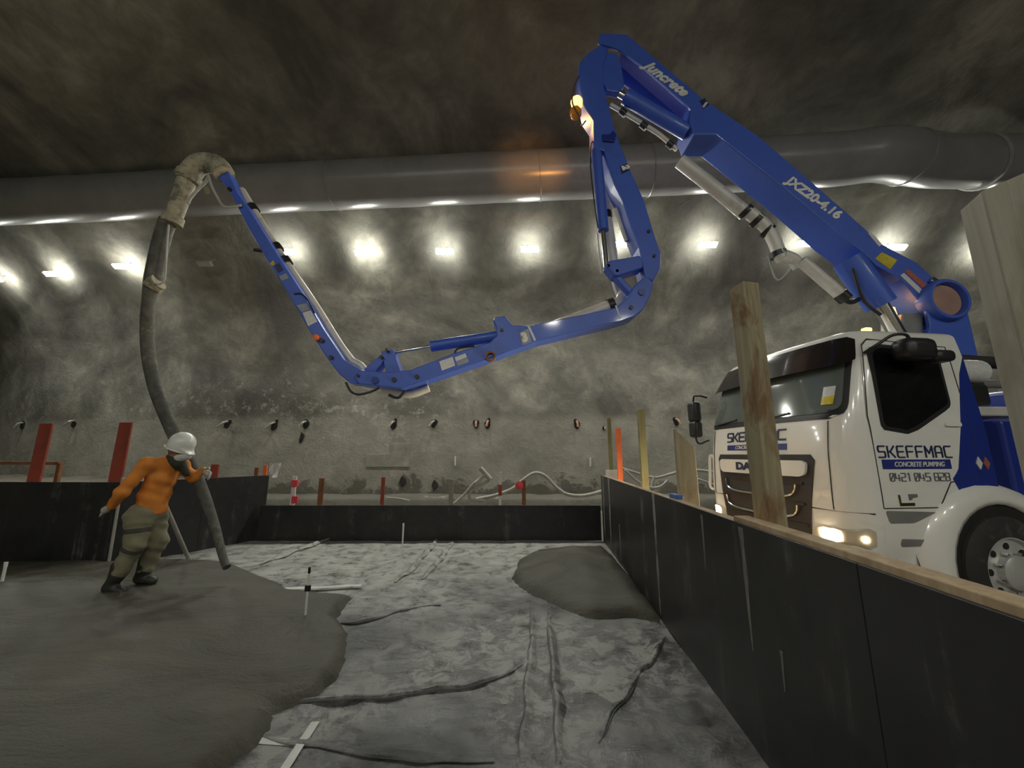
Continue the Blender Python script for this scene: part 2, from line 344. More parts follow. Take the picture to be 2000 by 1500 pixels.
def font_text(txt, size, O, X, Yv, shear=0.0, bold=0.0, stretch=1.0, ext=0.004):
    cu = bpy.data.curves.new('lettering', 'FONT'); cu.body = txt; cu.size = size; cu.shear = shear; cu.offset = bold; cu.extrude = ext
    o = bpy.data.objects.new('lettering_tmp', cu); COL.objects.link(o)
    me = bpy.data.meshes.new_from_object(o.evaluated_get(bpy.context.evaluated_depsgraph_get()))
    bpy.data.objects.remove(o); bpy.data.curves.remove(cu)
    X = Vector(X).normalized(); Yv = Vector(Yv).normalized(); N = X.cross(Yv)
    b = MB(); b.add([Vector(O) + X * v.co.x * stretch + Yv * v.co.y + N * v.co.z for v in me.vertices], [tuple(p.vertices) for p in me.polygons])
    bpy.data.meshes.remove(me); return b

# implicit bodies: smooth union of tapered capsules, meshed with surface nets
def sdf_mesh(caps, vox=0.013, k=0.03, wob=0.0, wob_f=9.0, cut=None):
    """caps: (p, q, rp, rq[, (sx, sy, sz)])"""
    A = np.array([[*c[0], *c[1]] for c in caps], float)
    rm = max(max(c[2], c[3]) for c in caps) + 0.04
    lo = np.minimum(A[:, :3], A[:, 3:]).min(0) - rm; hi = np.maximum(A[:, :3], A[:, 3:]).max(0) + rm
    n = np.ceil((hi - lo) / vox).astype(int) + 1
    ax = [lo[i] + vox * np.arange(n[i]) for i in range(3)]
    P = np.stack(np.meshgrid(*ax, indexing='ij'), -1); D = None
    for c in caps:
        p, q = np.array(c[0], float), np.array(c[1], float); sc = np.array(c[4] if len(c) > 4 else (1, 1, 1), float)
        d = (q - p); L = max((d * d).sum(), 1e-9); t = np.clip(((P - p) @ d) / L, 0, 1)
        v = (P - p - t[..., None] * d) / sc
        e = (np.sqrt((v * v).sum(-1)) - (c[2] + (c[3] - c[2]) * t)) * sc.min()
        if D is None: D = e
        else:
            h = np.clip(0.5 + 0.5 * (e - D) / k, 0, 1); D = e * (1 - h) + D * h - k * h * (1 - h)
    if wob: D = D + wob * (np.sin(P[..., 0] * wob_f + 3 * np.sin(P[..., 2] * wob_f * .7)) * np.sin(P[..., 2] * wob_f * 1.7 + P[..., 1] * wob_f))
    if cut is not None:
        for (cp, cn) in cut: D = np.maximum(D, (P - np.array(cp, float)) @ np.array(cn, float))
    s = D < 0; cnt = np.zeros(n - 1); pos = np.zeros((*(n - 1), 3))
    corner = [(i, j, l) for i in (0, 1) for j in (0, 1) for l in (0, 1)]
    sl = lambda o: tuple(slice(o[i], o[i] + n[i] - 1) for i in range(3))
    for a in corner:
        for x in range(3):
            if a[x]: continue
            b = list(a); b[x] = 1; da, db = D[sl(a)], D[sl(b)]; cr = (da < 0) != (db < 0)
            t = np.where(cr, da / np.where(np.abs(da - db) < 1e-12, 1, da - db), 0)
            pt = np.zeros((*(n - 1), 3)); pt += np.array(a); pt[..., x] = t
            pos += np.where(cr[..., None], pt, 0); cnt += cr
    act = cnt > 0; idx = -np.ones(n - 1, int); idx[act] = np.arange(act.sum())
    ii = np.stack(np.nonzero(act), -1); V = lo + vox * (ii + pos[act] / cnt[act][:, None]); Fs = []
    for x in range(3):
        y, z = (x + 1) % 3, (x + 2) % 3
        a = [slice(None)] * 3; b = [slice(None)] * 3; a[x] = slice(0, -1); b[x] = slice(1, None)
        cr = np.stack(np.nonzero(s[tuple(a)] != s[tuple(b)]), -1)
        cr = cr[(cr[:, y] > 0) & (cr[:, z] > 0) & (cr[:, y] < n[y] - 1) & (cr[:, z] < n[z] - 1)]
        for g in cr:
            q = []
            for dy, dz in ((0, 0), (1, 0), (1, 1), (0, 1)):
                c = g.copy(); c[y] -= dy; c[z] -= dz; q.append(int(idx[tuple(c)]))
            Fs.append(tuple(q) if s[tuple(g)] else tuple(q[::-1]))
    b = MB(); b.v = [Vector(v) for v in V]; b.f = Fs; return b

# ================================================================== the tunnel
YC, HW, ZS, RISE = 1.5, 10.5, 4.0, 6.5
def yoff(X): return 0.0125 * max(0.0, -5.0 - X) ** 2 if X > -32 else 0.0125 * 729 + (-32 - X) * 0.675
def inside(p, m=0.0):
    y = p.y - yoff(p.x) - YC
    if p.z <= ZS: return abs(y) < HW - m
    return (y / (HW - m)) ** 2 + ((p.z - ZS) / (RISE - m)) ** 2 < 1
def on_wall(px, py, m=0.0):
    r = ray(px, py).normalized(); k = 6.0; o = Vector((0, 0, CH))
    while inside(o + r * k, m) and k < 60: k += 0.01
    return o + r * k
def wall_normal(p):
    y = p.y - yoff(p.x) - YC
    if p.z <= ZS: return Vector((0, -1 if y > 0 else 1, 0))
    return -Vector((0, y / HW ** 2, (p.z - ZS) / RISE ** 2)).normalized()
prof = []
for i in range(17): prof.append((YC + HW, ZS * i / 16))
for i in range(1, 100):
    a = math.pi * i / 100; prof.append((YC + HW * math.cos(a), ZS + RISE * math.sin(a)))
for i in range(17): prof.append((YC - HW, ZS * (1 - i / 16)))
XS = [-48 + i * 0.26 for i in range(int(88 / 0.26))]
def tun_pt(X, y, z):
    p = Vector((X, y + yoff(X), z)); n = wall_normal(p)
    amp = min(1.0, max(0.0, (z - 2.3) / 0.8))
    d = noise.fractal(Vector((X * 0.33, y * 0.4, z * 0.4)), 0.9, 2.0, 4) * 0.13 * amp + 0.06 * amp + noise.noise(Vector((X * 2, y * 2, z * 2))) * 0.015
    return p + n * d * 0.8
cuts = [('wall_back', 0, 52), ('ceiling', 51, 83), ('wall_front', 82, len(prof))]
for nm, i0, i1 in cuts:
    b = MB(); step = 1 if nm != 'wall_front' else 3
    b.grid([[tun_pt(X, y, z) for X in XS[::step]] for (y, z) in prof[i0:i1]])
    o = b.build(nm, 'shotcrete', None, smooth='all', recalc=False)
    o.location = (0, 0, 0); sh = WM[o.name].translation
    for v in o.data.vertices: v.co += sh
    tag(o, kind='structure')
b = MB()
b.grid([[Vector((X, y + yoff(X), -0.03 + 0.02 * noise.noise(Vector((X, y, 0))))) for X in range(-48, 42, 2)] for y in (-9.2, -4, 0, 2, 4, 6, 7, 8, 9, 10, 11, 12.2)])
tag(b.build('floor', 'dirt', None, smooth='all'), kind='structure')
# kerb at the foot of the wall, dirt bank behind the left formwork
b = MB(); rows = []
for y, z in ((11.15, -0.03), (11.17, 0.24), (11.24, 0.30), (12.3, 0.34)):
    rows.append([Vector((X, y + yoff(X), z + (0.05 * noise.noise(Vector((X * 1.7, y, 3))) if z > .1 else 0))) for X in [-30 + i * .3 for i in range(200)]])
b.grid(rows); tag(b.build('trim_1', 'shotcrete', None, smooth='all'), kind='structure')
b = MB(); rows = []
for j in range(14):
    t = j / 13; row = []
    for i in range(70):
        X = -24 + i * 0.29; fade = min(1, max(0, (-8.2 - X) / 0.9)); z = 0.80 * math.sin(min(1, t * 1.7) * math.pi / 2) * fade * (0.95 + .07 * noise.noise(Vector((X, t * 4, 1)))) + 0.05 * noise.noise(Vector((X * 2, t * 9, 5))) * fade
        row.append(Vector((X, 8.8 + t * 3.4 + yoff(X), max(z, -0.04))))
    rows.append(row)
b.grid(rows)
tag(b.build('dirt_bank', 'dirt', None, smooth='all'), kind='structure')

# ------------------------------------------------------------------ wall lamps
def lamp_at(p, lit=True, label='', group=None, wid=0.48, ty=0.5):
    n = wall_normal(p); root = empty('wall_lamp', p)
    up = Vector((0, 0, 1)); xd = Vector((1, 0, 0)); q = p + n * 0.0
    R = Matrix((xd, n.cross(xd) * -1, n)).transposed() if False else None
    dn = Vector((0, math.copysign(ty, n.y), -0.83)).normalized()     # the lens looks down and out
    Rm = Matrix((xd, dn.cross(xd), dn)).transposed()
    MB().box(q - dn * 0.041, (wid * 0.7, 0.10, 0.02), Rm).build('housing', 'lamp_body', root, 0.006)
    MB().box(q, (wid, 0.15, 0.06), Rm).build('diffuser', 'lamp_sides' if lit else 'lamp_off', root)
    MB().box(q + dn * 0.034, (wid - 0.01, 0.14, 0.006), Rm).build('lens', 'lamp_glow' if lit else 'lamp_off', root)
    if lit:
        ld = bpy.data.lights.new('lamp_light', 'AREA'); ld.shape = 'RECTANGLE'; ld.size, ld.size_y = wid - 0.01, 0.14; ld.color = LAMP_COL
        ld.energy = LAMP_L * math.pi * ld.size * ld.size_y
        lo = bpy.data.objects.new('lamp_light', ld); COL.objects.link(lo); lo.parent = root
        lo.location = dn * 0.042; lo.rotation_euler = Matrix((xd, -dn.cross(xd), -dn)).transposed().to_euler()
    MB().tube([q - dn * 0.04, p - n * 0.75], 0.012, 6).build('bracket', 'lamp_body', root)
    tag(root, label, 'lamp', group); return root
lamps = [(-12, 546, 'lit tunnel wall lamp cut off by the left edge of the picture'),
         (103, 535, 'lit tunnel wall lamp second from the left edge of the picture'),
         (238, 520, 'lit tunnel wall lamp just left of the hanging concrete hose'),
         (556, 492, 'lit tunnel wall lamp half behind the last blue boom section'),
         (710, 494, 'lit tunnel wall lamp next right of the thin last boom section'),
         (868, 491, 'lit tunnel wall lamp midway between the two lowered boom sections'),
         (1035, 487, 'lit tunnel wall lamp next left of the upright blue boom section'),
         (1207, 478, 'lit tunnel wall lamp seen through the upright second boom section'),
         (1383, 478, 'lit tunnel wall lamp between upright boom section and pale post'),
         (1574, 476, 'lit tunnel wall lamp behind the grey pipe under the first boom section'),
         (1752, 483, 'lit tunnel wall lamp just above the yellow sticker on the boom base'),
         (1945, 486, 'lit tunnel wall lamp hidden behind the nearest timber post')]
for x, y, lb in lamps: lamp_at(on_wall(x, y, 0.40), True, lb, 'lamps along the tunnel wall')
lamp_at(on_wall(400, 515, 0.46), False, 'unlit tunnel wall lamp right of the hanging concrete hose', 'lamps along the tunnel wall', 0.40)
for i in range(8):
    X = -11.0 + 3.2 * i; ly, lz = YC - 10.0 * math.cos(0.5), ZS + 6.1 * math.sin(0.58)
    lamp_at(Vector((X, ly + 0.2, lz)), True, 'lit lamp on the opposite tunnel wall behind the camera', 'lamps on the opposite tunnel wall', 0.48, 0.28)

# ------------------------------------------------------------------ ventilation duct under the crown
DZ = 7.72
dpx = [(-700, 448), (-300, 437), (0, 425), (240, 415), (450, 403), (700, 392), (1000, 378), (1250, 367), (1450, 357), (1640, 346), (1735, 336), (1800, 343), (1860, 349), (2000, 350), (2300, 352), (2700, 356)]
droot_p = atz(1000, 378, DZ)
duct = tag(empty('ventilation_duct', droot_p), 'long dark grey ventilation duct hung under the tunnel crown', 'duct')
base = catmull([atz(x, y, DZ) for x, y in dpx], 10)
R_D = 0.57
ctr = [p + Vector((0, 0.10, R_D * 0.93)) for p in base]
rr = [R_D * (1 + 0.02 * noise.noise(Vector((p.x * 1.3, 0, 0)))) for p in ctr]
MB().tube(ctr, rr, 40).build('duct_tube', 'duct_skin', duct, smooth='all')
strip = MB(); rows = [[], [], [], []]
for i, p in enumerate(base):
    wv = 0.02 * noise.noise(Vector((p.x * 1.1, 7, 0)))
    for k, (dy, dz) in enumerate(((-0.02, 0.045), (-0.042, 0.012 + wv), (-0.018, -0.012 + wv), (0.03, 0.03))): rows[k].append(p + Vector((0, dy, dz)))
strip.grid(rows); strip.build('seam_flap', 'strip_silver', duct, smooth='all')
def ring(px, mat_, name, r=0.02, k=1.0):
    i = min(range(len(ctr)), key=lambda j: abs(CX + F * ctr[j].x / (ctr[j].y * _c + (ctr[j].z - CH) * _s) - px))
    t = (ctr[min(i + 1, len(ctr) - 1)] - ctr[max(i - 1, 0)]).normalized(); a = t.cross(Vector((0, 0, 1))).normalized(); c2 = t.cross(a)
    tilt = t * 0.12 * k
    pts = [ctr[i] + (a * math.cos(q * math.pi / 16) + c2 * math.sin(q * math.pi / 16)) * (R_D + 0.012) + tilt * math.sin(q * math.pi / 16) for q in range(33)]
    MB().tube(pts, r, 8).build(name, mat_, duct, smooth=True)
ring(1912, 'strap_grey', 'strap', 0.04, 1.6)
for px in (645, 1062, 1272, 1768): ring(px, 'duct_skin', 'joint_ring', 0.012, 0.3)

# ================================================================== formwork
FZ = 1.13
def panel_wall(name, label, pts, z0, z1, th, out, top=None, streak=None):
    """pts: plan points of panel ends along the inner face; out: side on which the frame stands"""
    root = tag(empty(name, (*pts[0], 0)), label, 'formwork')
    for (a, c) in zip(pts, pts[1:]):
        a, c = Vector((*a, 0)), Vector((*c, 0)); d = (c - a).normalized(); n = Vector((-d.y, d.x, 0)) * out
        g = d * 0.0008
        poly = [a + g + Vector((0, 0, z0)), c - g + Vector((0, 0, z0)), c - g + Vector((0, 0, z1)), a + g + Vector((0, 0, z1))]
        MB().prism(poly, n * th).build('panel', 'form_ply', root, 0.003)
        if top:
            L = (c - a).length
            for zz, ww in ((z1 - 0.05, top), (z0 + 0.12, 0.09)):
                q = (a + c) / 2 + n * (th + ww / 2) + Vector((0, 0, zz))
                MB().box(q, (L - 0.01, ww, 0.09), rot_to(d)).build('waler', 'timber_tan', root, 0.006)
            for k in range(int(L / 0.6) + 1):
                q = a + d * min(L - .06, 0.06 + k * 0.6) + n * (th + 0.045) + Vector((0, 0, (z0 + z1) / 2))
                MB().box(q, (0.045, 0.09, z1 - z0 - 0.22), rot_to(d)).build('stud', 'timber_tan', root, 0.004)
    return root
def fx(Y): return 1.09 + 0.072 * Y
ys = [7.12, 6.35, 3.85, 1.42, -1.0]
form_r = panel_wall('formwork_wall', 'black plywood formwork wall with tan timber top running beside the truck', [(fx(y), y) for y in ys], -0.02, FZ, 0.018, 1, top=0.075)
def joint_smear(Y, w_, z0, z1, nm='joint_mortar'):
    b = MB(); rows = []; n = 26
    for i in range(n + 1):
        z = z0 + (z1 - z0) * i / n; ww = w_ * (0.55 + 0.9 * abs(noise.noise(Vector((Y * 3, z * 4, 0))))) * (0.6 + 0.6 * z / z1) * math.sqrt(max(0.02, min(1, (z - z0) / 0.25))); yo = 0.02 * noise.noise(Vector((Y, z * 3, 5)))
        rows.append([Vector((fx(Y + yo + k * ww / 2) - (0.0035 if abs(k) < .9 else -0.001), Y + yo + k * ww / 2, z)) for k in (-1, -.4, .4, 1)])
    b.grid(rows); b.build(nm, 'mortar', form_r, smooth='all')
joint_smear(3.86, 0.10, 0.05, FZ); joint_smear(6.33, 0.16, 0.02, FZ); joint_smear(6.9, 0.12, 0.1, FZ); joint_smear(2.72, 0.045, 0.75, FZ - .03); joint_smear(2.2, 0.06, 0.5, FZ - .02)
joint_smear(1.95, 0.035, 0.45, 0.62); joint_smear(5.6, 0.05, 0.05, 0.55)
# loose batten lying on top of the near half
a, c = Vector((fx(2.3) + 0.055, 2.3, FZ + 0.011)), Vector((fx(-0.6) + 0.055, -0.6, FZ + 0.011))
MB().box((a + c) / 2, ((c - a).length, 0.085, 0.03), rot_to(c - a)).build('top_batten', 'timber_tan', form_r, 0.004)
form_f = panel_wall('formwork_wall', 'low black plywood formwork wall at the far end of the pour', [(-4.52, 7.18), (-2.32, 7.2), (-0.1, 7.2), (1.59, 7.18)], -0.02, 0.60, 0.018, 1, top=0.05)
form_l = panel_wall('formwork_wall', 'tall black plywood formwork wall behind the worker at the left', [(-9.9, 5.62), (-7.6, 5.58), (-5.42, 5.52), (-4.99, 6.44), (-4.53, 7.36)], -0.02, 1.12, 0.018, 1, top=0.06)

# ------------------------------------------------------------------ membrane on the floor
mem = tag(empty('membrane', (0, 4, 0)), 'grey plastic membrane with folds and tape covering the floor of the pour', 'membrane')
folds = [  # pixel lines of raised creases: list of points, height, width
    ([(525, 1386), (640, 1375), (760, 1370), (860, 1352), (950, 1340), (1030, 1300)], 0.022, 0.028),
    ([(660, 1225), (720, 1218), (790, 1195), (860, 1185)], 0.02, 0.022),
    ([(505, 1105), (560, 1085), (620, 1062), (665, 1048)], 0.03, 0.03),
    ([(770, 1140), (815, 1100), (855, 1053)], 0.028, 0.03), ([(825, 1135), (860, 1090), (885, 1058)], 0.018, 0.03),
    ([(1164, 1452), (1200, 1395), (1245, 1340), (1290, 1270), (1300, 1250)], 0.02, 0.022),
    ([(1018, 1500), (1028, 1400), (1034, 1300), (1036, 1180)], 0.020, 0.025),
    ([(1092, 1500), (1085, 1400), (1078, 1300), (1073, 1185)], 0.030, 0.025),
    ([(500, 1440), (650, 1468), (760, 1485), (960, 1492)], 0.008, 0.03)]
FW = [([atz(x, y, 0) for x, y in pl], h, wd) for pl, h, wd in folds]
def seg_d(p, a, c):
    d = c - a; t = max(0, min(1, (p - a).dot(d) / d.length_squared)); return (p - a - d * t).length
def mem_z(x, y):
    p = Vector((x, y, 0)); z = 0.012 * noise.fractal(Vector((x * 0.9, y * 1.4, 0)), 0.8, 2.1, 4) + 0.006 * noise.noise(Vector((x * 4, y * 7, 2)))
    for pl, h, wd in FW:
        dm = min(seg_d(p, a, c) for a, c in zip(pl, pl[1:]))
        if dm < wd * 3: z += h * math.exp(-(dm / wd) ** 2) * (0.75 + 0.5 * noise.noise(Vector((x * 5, y * 5, 0))))
    return z
sheet_edges = [-4.6, -1.62, 0.10, 0.30, 1.72]
def sheet(x0, x1, y0, y1, dz, nm, mm, step=0.035):
    b = MB(); nx = max(2, int(((x1 or 1.5) - x0) / step)); ny = int((y1 - y0) / step); rows = []
    for j in range(ny + 1):
        y = y0 + (y1 - y0) * j / ny
        xe = fx(y) + 0.004 if x1 is None else x1; rows.append([Vector((x0 + (xe - x0) * i / nx + 0.02 * noise.noise(Vector((0, y * 1.3, x0))), y, 0)) for i in range(nx + 1)])
    for r in rows:
        for p in r: p.z = mem_z(p.x, p.y) + dz
    b.grid(rows); return b.build(nm, mm, mem, smooth='all')
sheet(-5.35, -1.5, 1.0, 7.17, 0.0, 'sheet', 'membrane', 0.06)
sheet(-1.62, 0.13, 0.6, 7.17, 0.006, 'sheet', 'membrane')
sheet(0.02, None, 0.6, 7.17, 0.011, 'sheet', 'membrane')
for pl, h, wd in FW:
    fine = catmull(pl, 12); pts = []; N = len(fine)
    for i, p in enumerate(fine):
        q = Vector((p.x + 0.03 * noise.noise(Vector((p.x * 4, p.y * 4, 1))), p.y + 0.03 * noise.noise(Vector((p.x * 4, p.y * 4, 7))), 0)); q.z = mem_z(q.x, q.y) + 0.010; pts.append(q)
    d_ = pts[-1] - pts[0]; sg_ = 1 if (d_.x > 0 if abs(d_.x) > abs(d_.y) * 0.6 else d_.y < 0) else -1
    rows = []; rad = []
    for i, p in enumerate(pts):
        t = (pts[min(i + 1, N - 1)] - pts[max(i - 1, 0)]); t.z = 0; t.normalize(); n = Vector((-t.y, t.x, 0)) * sg_
        e = min(1.0, min(i, N - 1 - i) / (0.2 * N)) * (0.75 + 0.6 * noise.noise(Vector((p.x * 5, p.y * 5, 3))))
        rows.append([p + n * k * wd * (0.4 + e) + Vector((0, 0, z * h * e)) for k, z in ((-0.55, -.4), (-0.25, .55), (0.1, 1.0), (0.7, .45), (1.6, -.4))])
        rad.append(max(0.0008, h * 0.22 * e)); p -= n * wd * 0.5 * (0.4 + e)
    MB().grid(rows).build('fold', 'membrane', mem, smooth='all')
    MB().tube(pts, rad, 6).build('fold_shadow_gap', 'fold_dark', mem, smooth='all')  # dark tube colouring in the shadow and gap at each fold's foot
# tape over the lap between sheets, and white tape cross
def ribbon(pts, wd, dz, nm, mm, parent):
    b = MB(); pts = [Vector(p) for p in pts]; fine = []
    for a, c in zip(pts, pts[1:]):
        n = max(1, int((c - a).length / 0.04)); fine += [a + (c - a) * k / n for k in range(n)]
    fine.append(pts[-1]); rows = []
    for i, p in enumerate(fine):
        t = (fine[min(i + 1, len(fine) - 1)] - fine[max(i - 1, 0)]).normalized(); n = Vector((-t.y, t.x, 0)); row = []
        for k in (-1, -.5, 0, .5, 1):
            q = p + n * wd / 2 * k; q.z = mem_z(q.x, q.y) + dz; row.append(q)
        rows.append(row)
    b.grid(rows); return b.build(nm, mm, parent, smooth='all')
ribbon([atz(1054, 1540, 0), atz(1055, 1400, 0), atz(1055, 1300, 0), atz(1054, 1170, 0)], 0.15, 0.016, 'lap_tape', 'membrane', mem)
cross = tag(empty('tape_cross', atz(590, 1455, 0)), 'white tape cross stuck on membrane beside the wet concrete edge', 'tape')
ribbon([atz(470, 1453, 0), atz(650, 1459, 0)], 0.04, 0.010, 'tape_strip', 'tape_white', cross)
ribbon([atz(548, 1520, 0), atz(616, 1416, 0)], 0.045, 0.014, 'tape_strip', 'tape_white', cross)

# ------------------------------------------------------------------ wet concrete
def poly_sd(p, poly):
    ins = False; dm = 1e9; n = len(poly)
    for i in range(n):
        a, c = poly[i], poly[(i + 1) % n]
        dx, dy = c[0] - a[0], c[1] - a[1]; L = dx * dx + dy * dy or 1e-9
        t = max(0, min(1, ((p[0] - a[0]) * dx + (p[1] - a[1]) * dy) / L))
        dm = min(dm, math.hypot(p[0] - a[0] - t * dx, p[1] - a[1] - t * dy))
        if (a[1] > p[1]) != (c[1] > p[1]) and p[0] < dx * (p[1] - a[1]) / dy + a[0]: ins = not ins
    return dm if ins else -dm
def pour(name, label, poly, hfun, x0, x1, y0, y1, step, edge):
    b = MB(); nx, ny = int((x1 - x0) / step), int((y1 - y0) / step); V = []; sd = []
    for j in range(ny + 1):
        for i in range(nx + 1):
            x, y = x0 + step * i, y0 + step * j; d = poly_sd((x, y), poly) + 0.022 * noise.noise(Vector((x * 6, y * 6, 1))) + 0.05 * noise.noise(Vector((x * 1.7, y * 1.7, 4)))
            h = hfun(x, y); t = max(-1.0, min(1.0, d / edge))
            z = h * math.sqrt(max(0, 1 - (1 - t) ** 2)) if t > 0 else t * 0.10
            V.append(Vector((x, y, z))); sd.append(d)
    fs = []
    for j in range(ny):
        for i in range(nx):
            q = (j * (nx + 1) + i, j * (nx + 1) + i + 1, (j + 1) * (nx + 1) + i + 1, (j + 1) * (nx + 1) + i)
            if max(sd[k] for k in q) > -edge * 0.7: fs.append(q)
    used = sorted({k for q in fs for k in q}); mp = {k: i for i, k in enumerate(used)}
    b.add([V[k] for k in used], [tuple(mp[k] for k in q) for q in fs])
    return tag(b.build(name, 'wet_concrete', None, smooth='all'), label, 'concrete', kind='stuff')
cpx = [(330, 1098), (400, 1106), (455, 1112), (507, 1131), (553, 1146), (562, 1160), (620, 1165), (690, 1166), (666, 1190), (644, 1213), (662, 1226), (680, 1257), (682, 1287), (651, 1327), (599, 1361), (566, 1377), (514, 1384), (500, 1391), (521, 1398), (523, 1420), (502, 1453), (450, 1494), (380, 1570)]
cpoly = [(p.x, p.y) for p in (atz(x, y, 0.02) for x, y in cpx)] + [(-1.2, 0.7), (-9.8, 0.7), (-9.8, 5.54), (-5.45, 5.48)]
pour('wet_concrete', 'wide spread of fresh wet concrete around the worker', cpoly,
     lambda x, y: 0.085 + 0.03 * noise.fractal(Vector((x * 0.8, y * 1.6, 2)), 0.9, 2.1, 3) + 0.03 * min(1, max(0, (-x - 1.5) / 2)), -9.9, 0.0, 0.65, 5.56, 0.05, 0.10)
mpx = [(1000, 1128), (1012, 1098), (1050, 1079), (1110, 1073), (1180, 1073), (1230, 1090), (1300, 1150), (1310, 1215), (1240, 1205), (1150, 1208), (1090, 1185), (1040, 1165)]
mpoly = [(p.x, p.y) for p in (atz(x, y, 0.02) for x, y in mpx)]
mpoly = [(min(x, fx(y) - 0.01), y) for x, y in mpoly]
def mh(x, y):
    e = poly_sd((x, y), mpoly); return 0.08 + 0.10 * min(1, max(0, e / 0.55)) + 0.03 * noise.noise(Vector((x * 3, y * 3, 0)))
pour('wet_concrete', 'small mound of dumped wet concrete against the right formwork', mpoly, mh, -0.3, 1.55, 3.3, 7.1, 0.045, 0.14)

# ================================================================== concrete pump truck
TH = math.radians(6.5); TO = Vector((2.88, 4.56, 0))
truck = tag(empty('concrete_pump_truck', TO, TH), 'white cab concrete pump truck with long folded blue boom and hanging hose', 'truck')
TT = Matrix.Translation(TO) @ Matrix.Rotation(TH, 4, 'Z')      # local: x to the rear, y to the far side, z up
def TMB(): return MB(TT)
def lerp(tab, z):
    if z <= tab[0][0]: return tab[0][1]
    for (a, p), (c, q) in zip(tab, tab[1:]):
        if z <= c: return p + (q - p) * (z - a) / (c - a)
    return tab[-1][1]
WT = [(0.55, 1.00), (0.75, 1.05), (1.1, 1.065), (1.75, 1.06), (2.45, 1.01), (2.72, 0.97)]
XT = [(0.50, 0.06), (0.62, 0.0), (1.05, -0.01), (1.55, 0.02), (1.9, 0.075), (2.3, 0.20), (2.6, 0.31), (2.72, 0.37)]
RF, XB = 0.26, 1.52
def cab_pt(t, z, off=0.0):
    """t: distance along the cab skin from the front centre, positive to the near side"""
    w_, xf = lerp(WT, z), lerp(XT, z); sgn = 1 if t >= 0 else -1; t = abs(t); a = w_ - RF; arc = RF * math.pi / 2
    if t < a:
        bul = 0.06 * (1 - (t / a) ** 2); return Vector((xf - bul - off, -sgn * t, z))
    if t < a + arc:
        q = (t - a) / RF; return Vector((xf + RF - math.cos(q) * (RF + off), -sgn * (a + math.sin(q) * (RF + off)), z))
    return Vector((xf + RF + t - a - arc, -sgn * (w_ + off), z))
def side_pt(sx, z, off=0.0, near=True):
    return Vector((sx, (-1 if near else 1) * (lerp(WT, z) + off), z))
def rows_of(poly, n):
    zs = [p[1] for p in poly]; z0, z1 = min(zs) + 1e-4, max(zs) - 1e-4; out = []
    for i in range(n + 1):
        z = z0 + (z1 - z0) * i / n; xs = []
        for (a, c) in zip(poly, poly[1:] + poly[:1]):
            if (a[1] > z) != (c[1] > z): xs.append(a[0] + (c[0] - a[0]) * (z - a[1]) / (c[1] - a[1]))
        out.append((z, min(xs), max(xs)))
    return out
def round_poly(poly, r, n=4):
    out = []; N = len(poly)
    for i in range(N):
        p, a, c = Vector(poly[i]), Vector(poly[i - 1]), Vector(poly[(i + 1) % N])
        d1, d2 = (a - p), (c - p); q = min(r, d1.length * .45, d2.length * .45); s_, e = p + d1.normalized() * q, p + d2.normalized() * q
        for k in range(n + 1):
            u = k / n; v = s_ * (1 - u) ** 2 + p * 2 * u * (1 - u) + e * u * u; out.append((v.x, v.y))
    return out
def patch(fn, poly, off, thick=0.012, r=0.0, rows=12, cols=14):
    if r: poly = round_poly(poly, r)
    b = TMB(); R = rows_of(poly, rows); F_, B_ = [], []
    for z, x0, x1 in R:
        F_.append([fn(x0 + (x1 - x0) * j / cols, z, off) for j in range(cols + 1)])
        B_.append([fn(x0 + (x1 - x0) * j / cols, z, off - thick) for j in range(cols + 1)])
    b.grid(F_); b.grid([F_[0], B_[0]]); b.grid([F_[-1], B_[-1]]); b.grid([[r_[0] for r_ in F_], [r_[0] for r_ in B_]]); b.grid([[r_[-1] for r_ in F_], [r_[-1] for r_ in B_]])
    return b
# cab shell
zl = [0.50, 0.54, 0.62, 0.75, 0.9, 1.05, 1.3, 1.55, 1.75, 1.9, 2.1, 2.3, 2.45, 2.58, 2.66]
def ring_at(z, inset=0.0, zz=None):
    w_ = lerp(WT, z); L = (w_ - RF) + RF * math.pi / 2; side = XB - (lerp(XT, z) + RF); ts = []
    for i in range(25): ts.append(-L + 2 * L * i / 24)
    pts = [cab_pt(-(L + side * k / 6), z, -inset) for k in range(6, 0, -1)] + [cab_pt(t, z, -inset) for t in ts] + [cab_pt(L + side * k / 6, z, -inset) for k in range(1, 7)]
    if inset:
        for p in pts: p.x = min(p.x, XB - inset)
    if zz is not None:
        for p in pts: p.z = zz
    return pts
b = TMB(); rings = [ring_at(z) for z in zl]
for k in range(1, 6):
    a = k / 5 * math.pi / 2; rings.append(ring_at(2.66, 0.10 * (1 - math.cos(a)), 2.66 + 0.075 * math.sin(a)))
rings.append(ring_at(2.66, 0.45, 2.745)); rings.append(ring_at(2.66, 0.8, 2.75))
b.grid(rings, wrap=True)
# cut-out for the wheel is hidden by the separate mudguard; shell stays closed below
cab = b.build('cab', 'white_paint', truck, smooth=True)
def sub(mb, name, m, parent=cab, **k): return mb.build(name, m, parent, **k)
